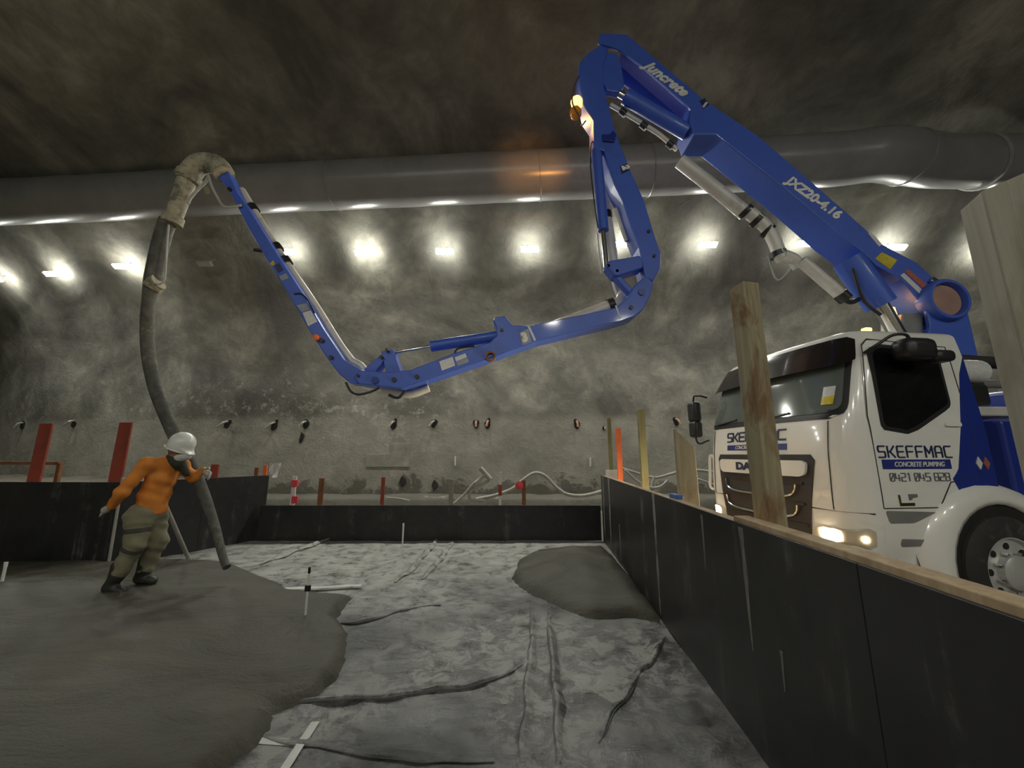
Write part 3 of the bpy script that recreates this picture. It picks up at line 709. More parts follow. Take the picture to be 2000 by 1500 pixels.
# windscreen with black surround, tinted visor
WSP = [(-1.02, 1.84), (1.02, 1.84), (0.98, 2.56), (-0.98, 2.56)]
sub(patch(cab_pt, WSP, 0.006, 0.02, 0.14, 16, 30), 'windscreen_seal', 'black_plastic', smooth='all')
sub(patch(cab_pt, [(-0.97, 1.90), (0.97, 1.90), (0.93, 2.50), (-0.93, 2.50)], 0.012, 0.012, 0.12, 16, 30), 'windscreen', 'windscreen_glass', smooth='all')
def visor_pt(t, z, off): 
    p = cab_pt(t, z, 0.03); k = max(0, (2.66 - z) / 0.28); d = (p - Vector((1.0, 0, z))); d.z = 0; d.normalize()
    return p + d * (off + 0.07 * k)
sub(patch(visor_pt, [(-1.0, 2.36), (1.0, 2.36), (0.96, 2.66), (-0.96, 2.66)], 0.0, 0.012, 0.06, 8, 30), 'sun_visor', 'visor_tint', smooth='all')
for t0 in (-0.35, 0.45):
    sub(patch(cab_pt, [(t0 - .42, 1.885), (t0 + .02, 1.93), (t0 + .02, 1.945), (t0 - .42, 1.90)], 0.03, 0.012, 0, 4, 10), 'wiper', 'black_plastic')
sub(patch(cab_pt, [(0.80, 2.03), (0.90, 2.03), (0.90, 2.16), (0.80, 2.16)], 0.016, 0.004, 0, 4, 4), 'permit_sticker', 'sticker_white')
sub(patch(cab_pt, [(0.80, 1.98), (0.90, 1.98), (0.90, 2.06), (0.80, 2.06)], 0.019, 0.004, 0, 4, 4), 'permit_sticker', 'sticker_yellow')
# front panel: grille, chrome bar, trims, letters
sub(patch(cab_pt, round_poly([(-0.60, 0.62), (0.60, 0.62), (0.74, 1.50), (-0.74, 1.50)], 0.05), 0.008, 0.02, 0, 16, 16), 'grille', 'grille_black', smooth='all')
sub(patch(cab_pt, [(-0.64, 1.28), (0.64, 1.28), (0.67, 1.44), (-0.67, 1.44)], 0.035, 0.03, 0.06, 8, 16), 'grille_bar', 'white_paint', smooth='all')
for z in (1.06, 0.86):
    for sg in (-1, 1):
        pl = [cab_pt(sg * t, zz, 0.03) for t, zz in ((0.03, z), (0.30, z + .005), (0.46, z + .03), (0.52, z + .08), (0.535, z + .14))]
        TMB().tube(catmull(pl, 5), 0.012, 6).build('grille_trim', 'chrome', cab, smooth=True)
for z in (1.2, 1.0, 0.8, 0.7):
    sub(patch(cab_pt, [(-0.6, z), (0.6, z), (0.6, z + .03), (-0.6, z + .03)], 0.02, 0.012, 0, 2, 14), 'grille_slat', 'black_plastic')
def front_map(u0, z0): return lambda u, v, off: TT @ cab_pt(u0 + u, z0 + v, 0.004 + off)
# (viewed from the front, letters run from the far side to the near side)
stroke_text('SKEFFMAC', front_map(-0.52, 1.66), 0.092, 0.105, 0.028, 0.018).build('lettering', 'text_navy', cab)
sub(patch(cab_pt, [(-0.52, 1.55), (0.44, 1.55), (0.44, 1.615), (-0.52, 1.615)], 0.004, 0.003, 0, 3, 14), 'banner', 'banner_blue')
def text_on(fn, txt, u0, z0, size, matn, bold=0.0, shear=0.0, stretch=1.0, off=0.008):
    mb = font_text(txt, size, (0, 0, 0), (1, 0, 0), (0, 1, 0), shear, bold, stretch, 0.002)
    mb.v = [TT @ fn(u0 + p.x, z0 + p.y, off + p.z) for p in mb.v]; return mb.build('lettering', matn, cab)
text_on(cab_pt, 'CONCRETE PUMPING', -0.35, 1.566, 0.055, 'text_white', 0.0004, 0.25)
text_on(cab_pt, 'DAF', -0.30, 1.325, 0.115, 'text_navy', 0.006, 0.0, 1.6, 0.04)
# headlamps and fog housing, bumper line
for sg in (-1, 1):
    hp = sorted([(sg * 0.62, 0.70), (sg * 1.12, 0.68), (sg * 1.14, 0.86), (sg * 0.66, 0.83)], key=lambda p: 0)
    hl = sub(patch(cab_pt, hp, 0.008, 0.015, 0.05, 8, 14), 'headlamp', 'lamp_lens', smooth='all')
    q0 = 0.80 if sg > 0 else 0.86
    patch(cab_pt, [(sg * (q0 - .09), 0.715), (sg * (q0 + .09), 0.715), (sg * (q0 + .09), 0.825), (sg * (q0 - .09), 0.825)], 0.014, 0.01, 0.04, 6, 6).build('headlamp_bulb', 'headlamp_glow', cab)
    patch(cab_pt, [(sg * 1.03, 0.74), (sg * 1.07, 0.74), (sg * 1.07, 0.78), (sg * 1.03, 0.78)], 0.014, 0.01, 0.01, 3, 3).build('headlamp_bulb', 'headlamp_glow', cab)
    sub(patch(cab_pt, [(sg * 0.60, 0.985), (sg * 1.16, 0.975), (sg * 1.16, 0.99), (sg * 0.60, 1.0)], 0.004, 0.01, 0, 2, 12), 'panel_gap', 'panel_gap')
    sub(patch(cab_pt, [(sg * 0.90, 1.03), (sg * 0.98, 1.03), (sg * 0.98, 1.50), (sg * 0.90, 1.50)], 0.003, 0.01, 0.02, 8, 4), 'corner_vent', 'white_paint')
    sub(patch(cab_pt, [(sg * 0.86, 1.0), (sg * 0.867, 1.0), (sg * 0.867, 1.82), (sg * 0.86, 1.82)], 0.002, 0.006, 0, 8, 1), 'panel_gap', 'panel_gap')
# spot beams of the two headlamps
for sg in (-1, 1):
    ld = bpy.data.lights.new('headlamp_beam', 'SPOT'); ld.energy = 320; ld.color = (1.0, 0.80, 0.52); ld.spot_size = math.radians(125); ld.spot_blend = 0.8; ld.shadow_soft_size = 0.07
    lo = bpy.data.objects.new('headlamp_beam', ld); COL.objects.link(lo); lo.parent = truck
    lo.location = cab_pt(sg * 0.83, 0.77, 0.05); lo.rotation_euler = Vector((-1, 0, -0.02)).to_track_quat('-Z', 'Y').to_euler()
# far handrail on the front corner
TMB().tube(catmull([cab_pt(-1.02, 1.46, 0.0), cab_pt(-1.03, 1.47, 0.05), cab_pt(-1.03, 1.2, 0.055), cab_pt(-1.0, 1.06, 0.05), cab_pt(-0.98, 1.02, 0.0)], 5), 0.018, 8).build('grab_handle', 'white_paint', cab, smooth=True)
# side: door seam, window, handle, mudguard, blue panel
DOOR = [(0.29, 1.03), (0.86, 1.03), (1.02, 1.25), (1.36, 1.30), (1.36, 2.56), (0.50, 2.62), (0.42, 2.55), (0.29, 1.85)]
for near in (True, False):
    sp = lambda u, z, off, near=near: side_pt(u, z, off, near)
    for (a, c) in zip(DOOR, DOOR[1:] + DOOR[:1]):
        pts = [TT @ sp(a[0] + (c[0] - a[0]) * k / 8, a[1] + (c[1] - a[1]) * k / 8, 0.0) for k in range(9)]
        MB().tube(pts, 0.0055, 4).build('door_seam', 'panel_gap', cab)
    sub(patch(sp, [(0.40, 1.72), (0.70, 1.68), (1.22, 1.95), (1.25, 2.54), (0.56, 2.57), (0.46, 2.5)], 0.004, 0.012, 0.06, 24, 8), 'window_seal', 'black_plastic', smooth='all')
    sub(patch(sp, [(0.44, 1.76), (0.69, 1.72), (1.19, 1.98), (1.21, 2.50), (0.57, 2.53), (0.50, 2.46)], 0.009, 0.012, 0.05, 24, 8), 'side_window', 'cab_glass', smooth='all')
    sub(patch(sp, [(1.08, 1.76), (1.25, 1.76), (1.25, 1.80), (1.08, 1.80)], 0.02, 0.03, 0.012, 4, 4), 'door_handle', 'white_paint', smooth=True)
    sub(patch(sp, [(1.42, 2.28), (1.519, 2.46), (1.519, 1.10), (1.12, 1.12), (1.05, 1.28), (1.13, 1.36)], 0.003, 0.01, 0, 30, 6), 'blue_side_panel', 'deep_blue_paint')
    # step well and step below the door
    sub(patch(sp, [(0.33, 0.90), (0.58, 0.90), (0.84, 1.0), (0.30, 1.01)], 0.003, 0.012, 0.015, 6, 6), 'step_well', 'steel_grey')
    sub(patch(sp, [(0.42, 0.70), (0.80, 0.70), (0.80, 0.76), (0.42, 0.77)], 0.004, 0.012, 0.015, 4, 6), 'step_slot', 'steel_grey')
    sgn = -1 if near else 1
    # mudguard: raised arch band around the wheel opening
    wc, wz = 1.42, 0.50
    rows = []
    for k in range(19):
        a = math.radians(-25 + 205 * k / 18); ca, sa = -math.cos(a), math.sin(a)
        fl = max(0, 0.28 * max(0, -ca)) * (1 if sa > 0 else .5)
        rows.append([Vector((wc + ca * r_, sgn * y_, wz + sa * r_)) for r_, y_ in ((0.555, 0.80), (0.555, 1.10), (0.60, 1.115), (0.70 + fl * .3, 1.10), (0.74 + fl * .4, 1.02))])
    bb = TMB(); bb.grid(rows); bb.build('mudguard', 'white_paint', truck, smooth='all')
    # black wheel well
    rows = [[Vector((wc - math.cos(math.radians(a)) * .56, sgn * y_, wz + math.sin(math.radians(a)) * .56)) for y_ in (0.55, 1.075)] for a in range(-25, 186, 15)]
    bb = TMB(); bb.grid(rows); bb.build('wheel_well', 'black_plastic', truck, smooth='all')
    bb = TMB(); ps = [Vector((wc - math.cos(math.radians(a)) * .565, sgn * 1.076, wz + math.sin(math.radians(a)) * .565)) for a in range(-25, 206, 15)]
    bb.add(ps, [tuple(range(len(ps)))]); bb.build('wheel_opening', 'black_plastic', truck)
# door lettering (near side)
def side_map(u0, z0): return lambda u, v, off: TT @ side_pt(u0 + u, z0 + v, 0.003 + off)
stroke_text('SKEFFMAC', side_map(0.325, 1.475), 0.068, 0.10, 0.030, 0.0125).build('lettering', 'text_navy', cab)
nsp = lambda u, z, off: side_pt(u, z, off, True)
sub(patch(nsp, [(0.345, 1.37), (1.06, 1.37), (1.06, 1.455), (0.345, 1.455)], 0.004, 0.003, 0, 3, 4), 'banner', 'banner_blue')
text_on(nsp, 'CONCRETE PUMPING', 0.46, 1.392, 0.062, 'text_white', 0.0006, 0.25, 0.86, 0.008)
stroke_text('0421 045 828', side_map(0.40, 1.265), 0.042, 0.068, 0.0165, 0.0075).build('lettering', 'text_grey', cab)
sub(patch(nsp, [(0.455, 1.05), (0.465, 1.05), (0.462, 1.145), (0.45, 1.145)], 0.008, 0.01, 0, 2, 2), 'badge', 'badge_brass')
sub(patch(nsp, [(0.455, 1.05), (0.60, 1.05), (0.60, 1.075), (0.455, 1.075)], 0.008, 0.01, 0, 2, 2), 'badge', 'badge_brass')
sub(patch(nsp, [(0.555, 1.10), (0.575, 1.10), (0.585, 1.122), (0.64, 1.122), (0.64, 1.15), (0.555, 1.15)], 0.008, 0.01, 0, 8, 2), 'badge', 'text_grey')
for u, mm in ((1.36, 'sticker_white'), (1.44, 'sticker_red')):
    sub(patch(nsp, [(u - .035, 1.42), (u, 1.36), (u + .035, 1.42), (u, 1.48)], 0.010, 0.006, 0, 8, 4), 'hazard_sticker', mm)
# mirrors
def mirror(near):
    s_ = -1 if near else 1
    if near:
        mb = TMB().box((0.72, s_ * 1.20, 2.46), (0.32, 0.20, 0.20)); r_ = mb.build('mirror', 'black_plastic', cab, 0.07, seg=4, smooth=True)
        TMB().box((0.98, s_ * 1.19, 2.40), (0.20, 0.16, 0.11)).build('mirror', 'black_plastic', cab, 0.04, seg=3, smooth=True)
        TMB().tube(catmull([(0.40, s_ * 1.02, 2.46), (0.46, s_ * 1.12, 2.53), (0.56, s_ * 1.17, 2.60), (0.66, s_ * 1.20, 2.60), (0.70, s_ * 1.2, 2.54)], 6), 0.014, 8).build('mirror_arm', 'black_plastic', cab, smooth=True)
    else:
        for z, h in ((2.13, 0.30), (1.87, 0.24)):
            TMB().box((0.0, s_ * 1.21, z), (0.12, 0.20, h)).build('mirror', 'black_plastic', cab, 0.04, seg=3, smooth=True)
        TMB().tube(catmull([(0.10, s_ * 1.02, 2.32), (0.03, s_ * 1.12, 2.36), (-0.0, s_ * 1.21, 2.30), (-0.0, s_ * 1.21, 1.7), (0.08, s_ * 1.03, 1.70)], 6), 0.014, 8).build('mirror_arm', 'black_plastic', cab, smooth=True)
mirror(True); mirror(False)
# roof marker lamp and aerial
mk = TMB().box((0.80, -0.78, 2.752), (0.13, 0.06, 0.035)).build('roof_marker', 'black_plastic', truck, 0.012)
TMB().box((0.755, -0.79, 2.785), (0.075, 0.06, 0.04)).build('marker_lens', 'amber_glow', mk, 0.012)
TMB().tube([(0.35, 0.2, 2.72), (0.36, 0.2, 3.18)], 0.006, 6).build('aerial', 'cable_white', truck)
# wheels
def wheel(sx, sy, outw):
    c = Vector((sx, sy, 0.48)); ax = Vector((0, outw, 0))
    pr = [(-0.14, 0.27), (-0.14, 0.42), (-0.11, 0.47), (-0.05, 0.485), (0.05, 0.485), (0.11, 0.47), (0.14, 0.42), (0.142, 0.30), (0.13, 0.29)]
    t_ = TMB()._lathe(c, ax, pr, 40).build('tyre', 'rubber', truck, smooth=True)
    t2 = TMB()._lathe(c, ax, [(0.138, 0.30), (0.135, 0.285), (0.105, 0.265), (0.095, 0.20), (0.10, 0.15), (0.15, 0.14), (0.17, 0.10), (0.175, 0.0)], 40)
    rim = t2.build('rim', 'alloy', t_, smooth=True)
    for k in range(8):
        a = k * math.pi / 4
        TMB().tube([c + Vector((math.cos(a) * .215, outw * 0.094, math.sin(a) * .215)), c + Vector((math.cos(a) * .215, outw * 0.104, math.sin(a) * .215))], 0.03, 10).build('rim_hole', 'recess_black', t_)
    for k in range(8):
        a = (k + .5) * math.pi / 4
        TMB().tube([c + Vector((math.cos(a) * .165, outw * 0.10, math.sin(a) * .165)), c + Vector((math.cos(a) * .165, outw * 0.15, math.sin(a) * .165))], 0.014, 6).build('wheel_nut', 'chrome', t_)
for sx in (1.42, 5.0):
    wheel(sx, -0.99, -1); wheel(sx, 0.99, 1)
# chassis, deck and pump housings behind the cab
for s_ in (-1, 1): TMB().box((3.4, s_ * 0.42, 0.85), (5.4, 0.09, 0.22)).build('chassis_rail', 'steel_grey', truck, 0.01)
TMB().box((4.3, 0, 1.08), (4.2, 2.15, 0.10)).build('deck', 'deep_blue_paint', truck, 0.01)
TMB().box((2.35, -0.66, 1.46), (1.15, 0.72, 0.74)).build('side_locker', 'deep_blue_paint', truck, 0.03)
TMB().box((2.05, -0.60, 1.93), (0.85, 0.62, 0.10)).build('hose_tray', 'steel_pipe', truck, 0.02)
TMB().box((1.85, -0.55, 2.12), (0.50, 0.5, 0.24)).build('air_intake', 'black_plastic', truck, 0.04)
TMB().tube([(1.66, -0.72, 2.38), (2.1, -0.72, 2.38)], 0.13, 18).build('air_filter', 'sticker_white', truck, smooth=True)
TMB().tube([(1.60, -0.45, 2.60), (2.6, -0.62, 2.52)], 0.07, 12).build('coolant_hose', 'rubber', truck, smooth=True)
TMB().tube([(2.1, -0.72, 2.25), (3.0, -0.72, 2.25)], 0.045, 10).build('hand_rail', 'steel_grey', truck, smooth=True)
TMB().box((4.6, 0.1, 1.75), (1.5, 1.7, 1.2)).build('pump_housing', 'deep_blue_paint', truck, 0.05)

# ------------------------------------------------------------------ boom (folds in a vertical plane across the pour)
YB = 4.62
def plate(pts, y0, dep, name, m='blue_paint', bevel=0.014, parent=truck):
    return MB().prism([at(x, y, YB) + Vector((0, y0 - YB, 0)) for x, y in pts], (0, dep, 0)).build(name, m, parent, bevel)
def B(x, y, yy): p = at(x, y, YB); return Vector((p.x, yy, p.z))
def pipe(pxs, yy, r, name, m, parent=truck, seg=14, sm=True, curve=True):
    pts = [B(x, y, yy) for x, y in pxs]
    if curve and len(pts) > 2: pts = catmull(pts, 5)
    return MB().tube(pts, r, seg).build(name, m, parent, smooth=True)
# section 1
S1 = [(1352, 178), (1480, 264), (1574, 345), (1694, 450), (1722, 476), (1790, 512), (1832, 549), (1866, 582), (1874, 606), (1858, 628), (1828, 628), (1806, 600), (1760, 545), (1712, 519), (1685, 492), (1640, 459), (1556, 387), (1446, 300), (1398, 262), (1356, 262), (1346, 236)]
sec1 = plate(S1, YB, 0.42, 'boom_section')
S1T = [(1172, 65), (1225, 68), (1371, 192), (1376, 240), (1356, 250), (1358, 228), (1345, 209), (1253, 128), (1208, 96), (1168, 83)]
plate(S1T, YB - 0.004, 0.035, 'tip_plate', parent=sec1, bevel=0.005); plate(S1T, YB + 0.389, 0.035, 'tip_plate', parent=sec1, bevel=0.006)
plate([(1225, 69), (1371, 193), (1366, 198), (1221, 74)], YB + 0.03, 0.36, 'tip_cover', parent=sec1, bevel=0.004)
plate([(1176, 90), (1208, 97), (1216, 120), (1222, 158), (1210, 172), (1188, 168), (1178, 150)], YB + 0.06, 0.10, 'link_arm', parent=sec1, bevel=0.01)
pipe([(1214, 168), (1228, 176)], YB + 0.12, 0.05, 'cylinder_rod', 'chrome', sec1)
cyl1 = pipe([(1226, 174), (1350, 245)], YB + 0.12, 0.105, 'hydraulic_cylinder', 'blue_paint', sec1, 20)
pipe([(1200, 178), (1232, 196), (1262, 214), (1300, 238), (1335, 268)], YB + 0.22, 0.032, 'delivery_pipe', 'steel_pipe', sec1)
for x, y in ((1226, 193), (1268, 220), (1322, 258)): pipe([(x - 5, y - 4), (x + 5, y + 4)], YB + 0.22, 0.05, 'pipe_clamp', 'black_plastic', sec1)
# pale pipe below section 1
pipe([(1346, 283), (1420, 340), (1482, 390)], YB + 0.30, 0.095, 'delivery_pipe', 'steel_pipe', sec1, 18)
pipe([(1482, 390), (1500, 404), (1522, 424), (1538, 452), (1548, 478), (1556, 488)], YB + 0.25, 0.085, 'delivery_pipe', 'steel_pipe', sec1, 18)
for x, y, a in ((1481, 389, 0), (1503, 407, 0), (1525, 428, .5), (1547, 476, 1)):
    d = (7, 6) if a < .8 else (3, 8); pipe([(x - d[0] * .6, y - d[1] * .6), (x + d[0] * .6, y + d[1] * .6)], YB + 0.27, 0.105, 'pipe_clamp', 'black_plastic', sec1, 18)
pipe([(1552, 482), (1572, 490), (1585, 505)], YB + 0.22, 0.08, 'pipe_elbow', 'steel_pipe', sec1, 18)
pipe([(1578, 500), (1662, 572)], YB + 0.12, 0.075, 'delivery_pipe', 'steel_pipe', sec1, 18)
pipe([(1655, 566), (1668, 578)], YB + 0.12, 0.085, 'pipe_clamp', 'black_plastic', sec1, 18)
pipe([(1664, 575), (1682, 582), (1700, 572), (1704, 560)], YB + 0.14, 0.03, 'hydraulic_hose', 'cable_dark', sec1, 8)
pipe([(1540, 470), (1560, 520), (1600, 480)], YB + 0.4, 0.012, 'hydraulic_hose', 'cable_white', sec1, 8)
# lift cylinder
lift = pipe([(1668, 500), (1735, 590)], YB + 0.10, 0.17, 'lift_cylinder', 'blue_paint', truck, 24)
pipe([(1733, 587), (1775, 660)], YB + 0.10, 0.09, 'cylinder_rod', 'chrome', lift, 18)
pipe([(1662, 505), (1672, 545), (1690, 590), (1720, 615)], YB + 0.0, 0.02, 'hydraulic_hose', 'cable_dark', lift, 8)
# turret
tur = plate([(1800, 590), (1828, 570), (1866, 578), (1884, 612), (1902, 690), (1912, 800), (1800, 800), (1797, 680), (1810, 640)], YB - 0.04, 0.05, 'turret')
plate([(1800, 590), (1828, 570), (1866, 578), (1884, 612), (1902, 690), (1912, 800), (1800, 800), (1797, 680), (1810, 640)], YB + 0.42, 0.05, 'turret_plate', parent=tur)
plate([(1770, 610), (1812, 606), (1812, 800), (1768, 800)], YB + 0.05, 0.30, 'turret_column', 'steel_grey', parent=tur)
c = B(1836, 590, YB); ax = Vector((0, -1, 0))
MB()._lathe(c, ax, [(-0.05, 0.27), (0.10, 0.27), (0.12, 0.255), (0.12, 0.22), (0.03, 0.21)], 32).build('pivot_collar', 'blue_paint', sec1, smooth=True)
MB()._lathe(c, ax, [(0.03, 0.215), (0.06, 0.20), (0.065, 0.0)], 32).build('pivot_cap', 'hole_pink', sec1, smooth=True)
MB().box(B(1822, 553, YB - 0.03), (0.13, 0.05, 0.07), rot_to((0.7, 0, -0.6))).build('grease_block', 'chrome', sec1, 0.01)
# stickers and lettering on section 1
def decal(pts, name, m, parent=sec1, y=YB - 0.004): return plate(pts, y, 0.004, name, m, 0, parent)
decal([(1766, 530), (1774, 526), (1819, 563), (1811, 571)], 'warning_sticker', 'sticker_red'); decal([(1758, 538), (1765, 533), (1806, 571), (1800, 578)], 'warning_sticker', 'sticker_white')
decal([(1709, 505), (1722, 493), (1752, 508), (1738, 526)], 'warning_sticker', 'sticker_yellow')
decal([(1695, 456), (1701, 453), (1722, 477), (1717, 482)], 'reflector', 'sticker_white')
decal([(1366, 198), (1376, 193), (1384, 206), (1374, 212)], 'number_plate', 'text_navy', sec1, YB - 0.010)
def boom_text(txt, p0, p1, size, m, parent, shear=0.0, bold=0.0, stretch=1.0, name='lettering', yy=YB - 0.006):
    a, c2 = B(*p0, yy), B(*p1, yy); X = (c2 - a).normalized(); N = Vector((0, -1, 0)); Yv = N.cross(X)
    mb = font_text(txt, size, (0, 0, 0), (1, 0, 0), (0, 1, 0), shear, bold, 1.0, 0.003)
    L = max(v.x for v in mb.v) - min(v.x for v in mb.v); k = (c2 - a).length / L if stretch is None else stretch
    base_v, base_f = [Vector(v) for v in mb.v], list(mb.f); mb.v, mb.f = [], []
    for dx, dy in ((0, 0), (0.010, 0.0), (0.005, 0.008), (0.005, -0.008)):      # thickened strokes
        mb.add([a + X * (v.x * k + dx) + Yv * (v.y + dy) + N * (v.z + dx * .05) for v in base_v], base_f)
    return mb.build(name, m, parent)
boom_text('Juncrete', (1256, 131), (1338, 193), 0.21, 'text_white', sec1, 0.35, 0.0045, None, yy=YB - 0.010)
boom_text('JXZ20-4.16', (1533, 356), (1636, 430), 0.19, 'text_white', sec1, 0.15, 0.0035, None)
boom_text('1', (1369, 208), (1374, 211), 0.11, 'text_white', sec1, 0, 0.006, 1.0, yy=YB - 0.016)
# section 2
S2U = [(1172, 84), (1190, 88), (1178, 128), (1181, 168), (1200, 240), (1212, 276), (1233, 330), (1260, 389), (1281, 459), (1293, 493), (1291, 523), (1278, 546), (1262, 541), (1258, 520), (1249, 480), (1233, 440), (1217, 389), (1200, 355), (1190, 325), (1181, 291), (1160, 284), (1160, 230), (1139, 200), (1131, 155), (1133, 117), (1150, 98)]
sec2 = plate(S2U, YB + 0.03, 0.30, 'boom_section')
cy2 = pipe([(1168, 284), (1182, 442)], YB + 0.10, 0.072, 'hydraulic_cylinder', 'blue_paint', sec2, 18)
pipe([(1181, 440), (1188, 515)], YB + 0.10, 0.035, 'cylinder_rod', 'chrome', sec2, 12)
pipe([(1173, 440), (1181, 520)], YB + 0.20, 0.012, 'feed_pipe', 'steel_pipe', sec2, 8)
pipe([(1183, 296), (1192, 340), (1205, 420), (1218, 505), (1232, 552)], YB + 0.42, 0.075, 'delivery_pipe', 'steel_pipe', sec2, 18)
pipe([(1196, 378), (1198, 392)], YB + 0.42, 0.095, 'pipe_clamp', 'black_plastic', sec2, 18)
pipe([(1213, 384), (1222, 410), (1236, 450)], YB + 0.26, 0.035, 'feed_pipe', 'steel_pipe', sec2, 8)
pipe([(1161, 268), (1155, 280), (1156, 330), (1164, 400), (1170, 440)], YB + 0.06, 0.009, 'hydraulic_hose', 'cable_dark', sec2, 6)
plate([(1184, 516), (1190, 508), (1250, 498), (1257, 508), (1256, 522), (1206, 538), (1200, 536)], YB + 0.01, 0.20, 'link_arm', parent=sec2)
plate([(1200, 534), (1212, 532), (1244, 566), (1236, 574)], YB + 0.05, 0.12, 'link_arm', parent=sec2)
decal([(1212, 322), (1226, 316), (1230, 330), (1215, 337)], 'number_plate', 'text_navy', sec2, YB + 0.026)
boom_text('2', (1216, 322), (1220, 334), 0.12, 'text_white', sec2, 0, 0.006, 1.0, yy=YB + 0.020)
for x, y in ((1268, 450), (1279, 498), (1189, 518), (1206, 528)):
    pipe([(x, y), (x + .01, y)], YB, 0.001, 'tmp', 'black_plastic', sec2) if False else MB().tube([B(x, y, YB + 0.01), B(x, y, YB + 0.04)], 0.022, 8).build('pin', 'black_plastic', sec2)
plate([(1176, 262), (1190, 262), (1198, 254), (1204, 262), (1200, 276), (1178, 274)], YB + 0.0, 0.03, 'hose_bracket', 'deep_blue_paint', 0.006, sec2)
# amber work lamp on the knuckle, with hoses
wl = MB()._lathe(B(1127, 192, YB + 0.05), Vector((-0.3, -1, 0)), [(-0.06, 0.08), (0.0, 0.085), (0.03, 0.07), (0.045, 0.0)], 16).build('knuckle_lamp', 'amber_glow', sec2, smooth=True)
MB()._lathe(B(1125, 212, YB + 0.05), Vector((-0.3, -1, 0)), [(-0.06, 0.08), (0.0, 0.085), (0.03, 0.07), (0.045, 0.0)], 16).build('knuckle_lamp', 'amber_lens', sec2, smooth=True)
pipe([(1131, 148), (1122, 170), (1118, 200), (1130, 225), (1136, 244), (1144, 236)], YB + 0.0, 0.012, 'hydraulic_hose', 'chrome', sec2, 8)
# section 3
S3 = [(1262, 538), (1277, 552), (1271, 576), (1257, 603), (1240, 618), (1215, 627), (1048, 667), (946, 704), (812, 750), (783, 759), (700, 750), (690, 735), (705, 722), (752, 727), (776, 725), (803, 721), (885, 690), (956, 668), (970, 655), (968, 636), (963, 626), (966, 619), (987, 617), (1000, 634), (1034, 636), (1079, 626), (1204, 600), (1226, 580), (1240, 556)]
sec3 = plate(S3, YB + 0.0, 0.26, 'boom_section')
plate([(742, 684), (767, 680), (781, 726), (752, 728)], YB + 0.04, 0.16, 'lug', parent=sec3, bevel=0.008)
cy3 = pipe([(838, 671), (972, 651)], YB + 0.12, 0.072, 'hydraulic_cylinder', 'blue_paint', sec3, 18)
pipe([(766, 683), (840, 671)], YB + 0.12, 0.022, 'cylinder_rod', 'chrome', sec3, 12)
pipe([(884, 690), (890, 678), (905, 674), (925, 672)], YB + 0.1, 0.012, 'hydraulic_hose', 'cable_dark', sec3, 8)
pipe([(1060, 632), (1130, 606), (1203, 578)], YB + 0.34, 0.085, 'delivery_pipe', 'steel_pipe', sec3, 18)
pipe([(1200, 579), (1212, 575)], YB + 0.34, 0.10, 'pipe_clamp', 'black_plastic', sec3, 18)
pipe([(1210, 576), (1226, 568), (1234, 552)], YB + 0.36, 0.08, 'pipe_elbow', 'steel_pipe', sec3, 18)
decal([(858, 706), (884, 697), (889, 714), (863, 724)], 'rating_plate', 'sticker_white', sec3)
decal([(888, 698), (909, 690), (912, 698), (891, 706)], 'rating_plate', 'sticker_white', sec3); decal([(891, 707), (913, 699), (916, 707), (894, 715)], 'rating_plate', 'sticker_grey', sec3)
decal([(1014, 650), (1032, 642), (1038, 668), (1020, 674)], 'number_plate', 'sticker_grey', sec3)
decal([(1030, 637), (1034, 636), (1047, 664), (1043, 666)], 'reflector', 'sticker_white', sec3); decal([(1201, 597), (1204, 596), (1213, 622), (1210, 623)], 'reflector', 'sticker_white', sec3)
boom_text('3', (1020, 668), (1031, 665), 0.15, 'text_white', sec3, 0, 0.006, 1.0, yy=YB - 0.012)
for x, y, r_ in ((1253, 571, .045), (1232, 601, .025), (815, 736, .028), (770, 742, .03), (733, 743, .045), (700, 734, .02), (980, 645, .02), (745, 697, .02), (756, 684, .02)):
    MB().tube([B(x, y, YB - 0.02), B(x, y, YB + 0.04)], r_, 10).build('pin', 'deep_blue_paint' if r_ > .03 else 'black_plastic', sec3)
MB()._lathe(B(958, 697, YB), Vector((0, -1, 0)), [(-0.02, 0.065), (0.04, 0.065), (0.04, 0.045), (0.0, 0.04)], 16).build('pipe_port', 'rust', sec3, smooth=True)
pipe([(674, 746), (684, 764), (700, 770), (725, 764), (740, 756)], YB + 0.02, 0.014, 'hydraulic_hose', 'cable_dark', sec3, 8)
pipe([(757, 770), (775, 776), (790, 762)], YB + 0.05, 0.018, 'pipe_clamp', 'black_plastic', sec3, 8)
pipe([(735, 757), (790, 765), (830, 752)], YB + 0.22, 0.05, 'delivery_pipe', 'steel_pipe', sec3, 12)
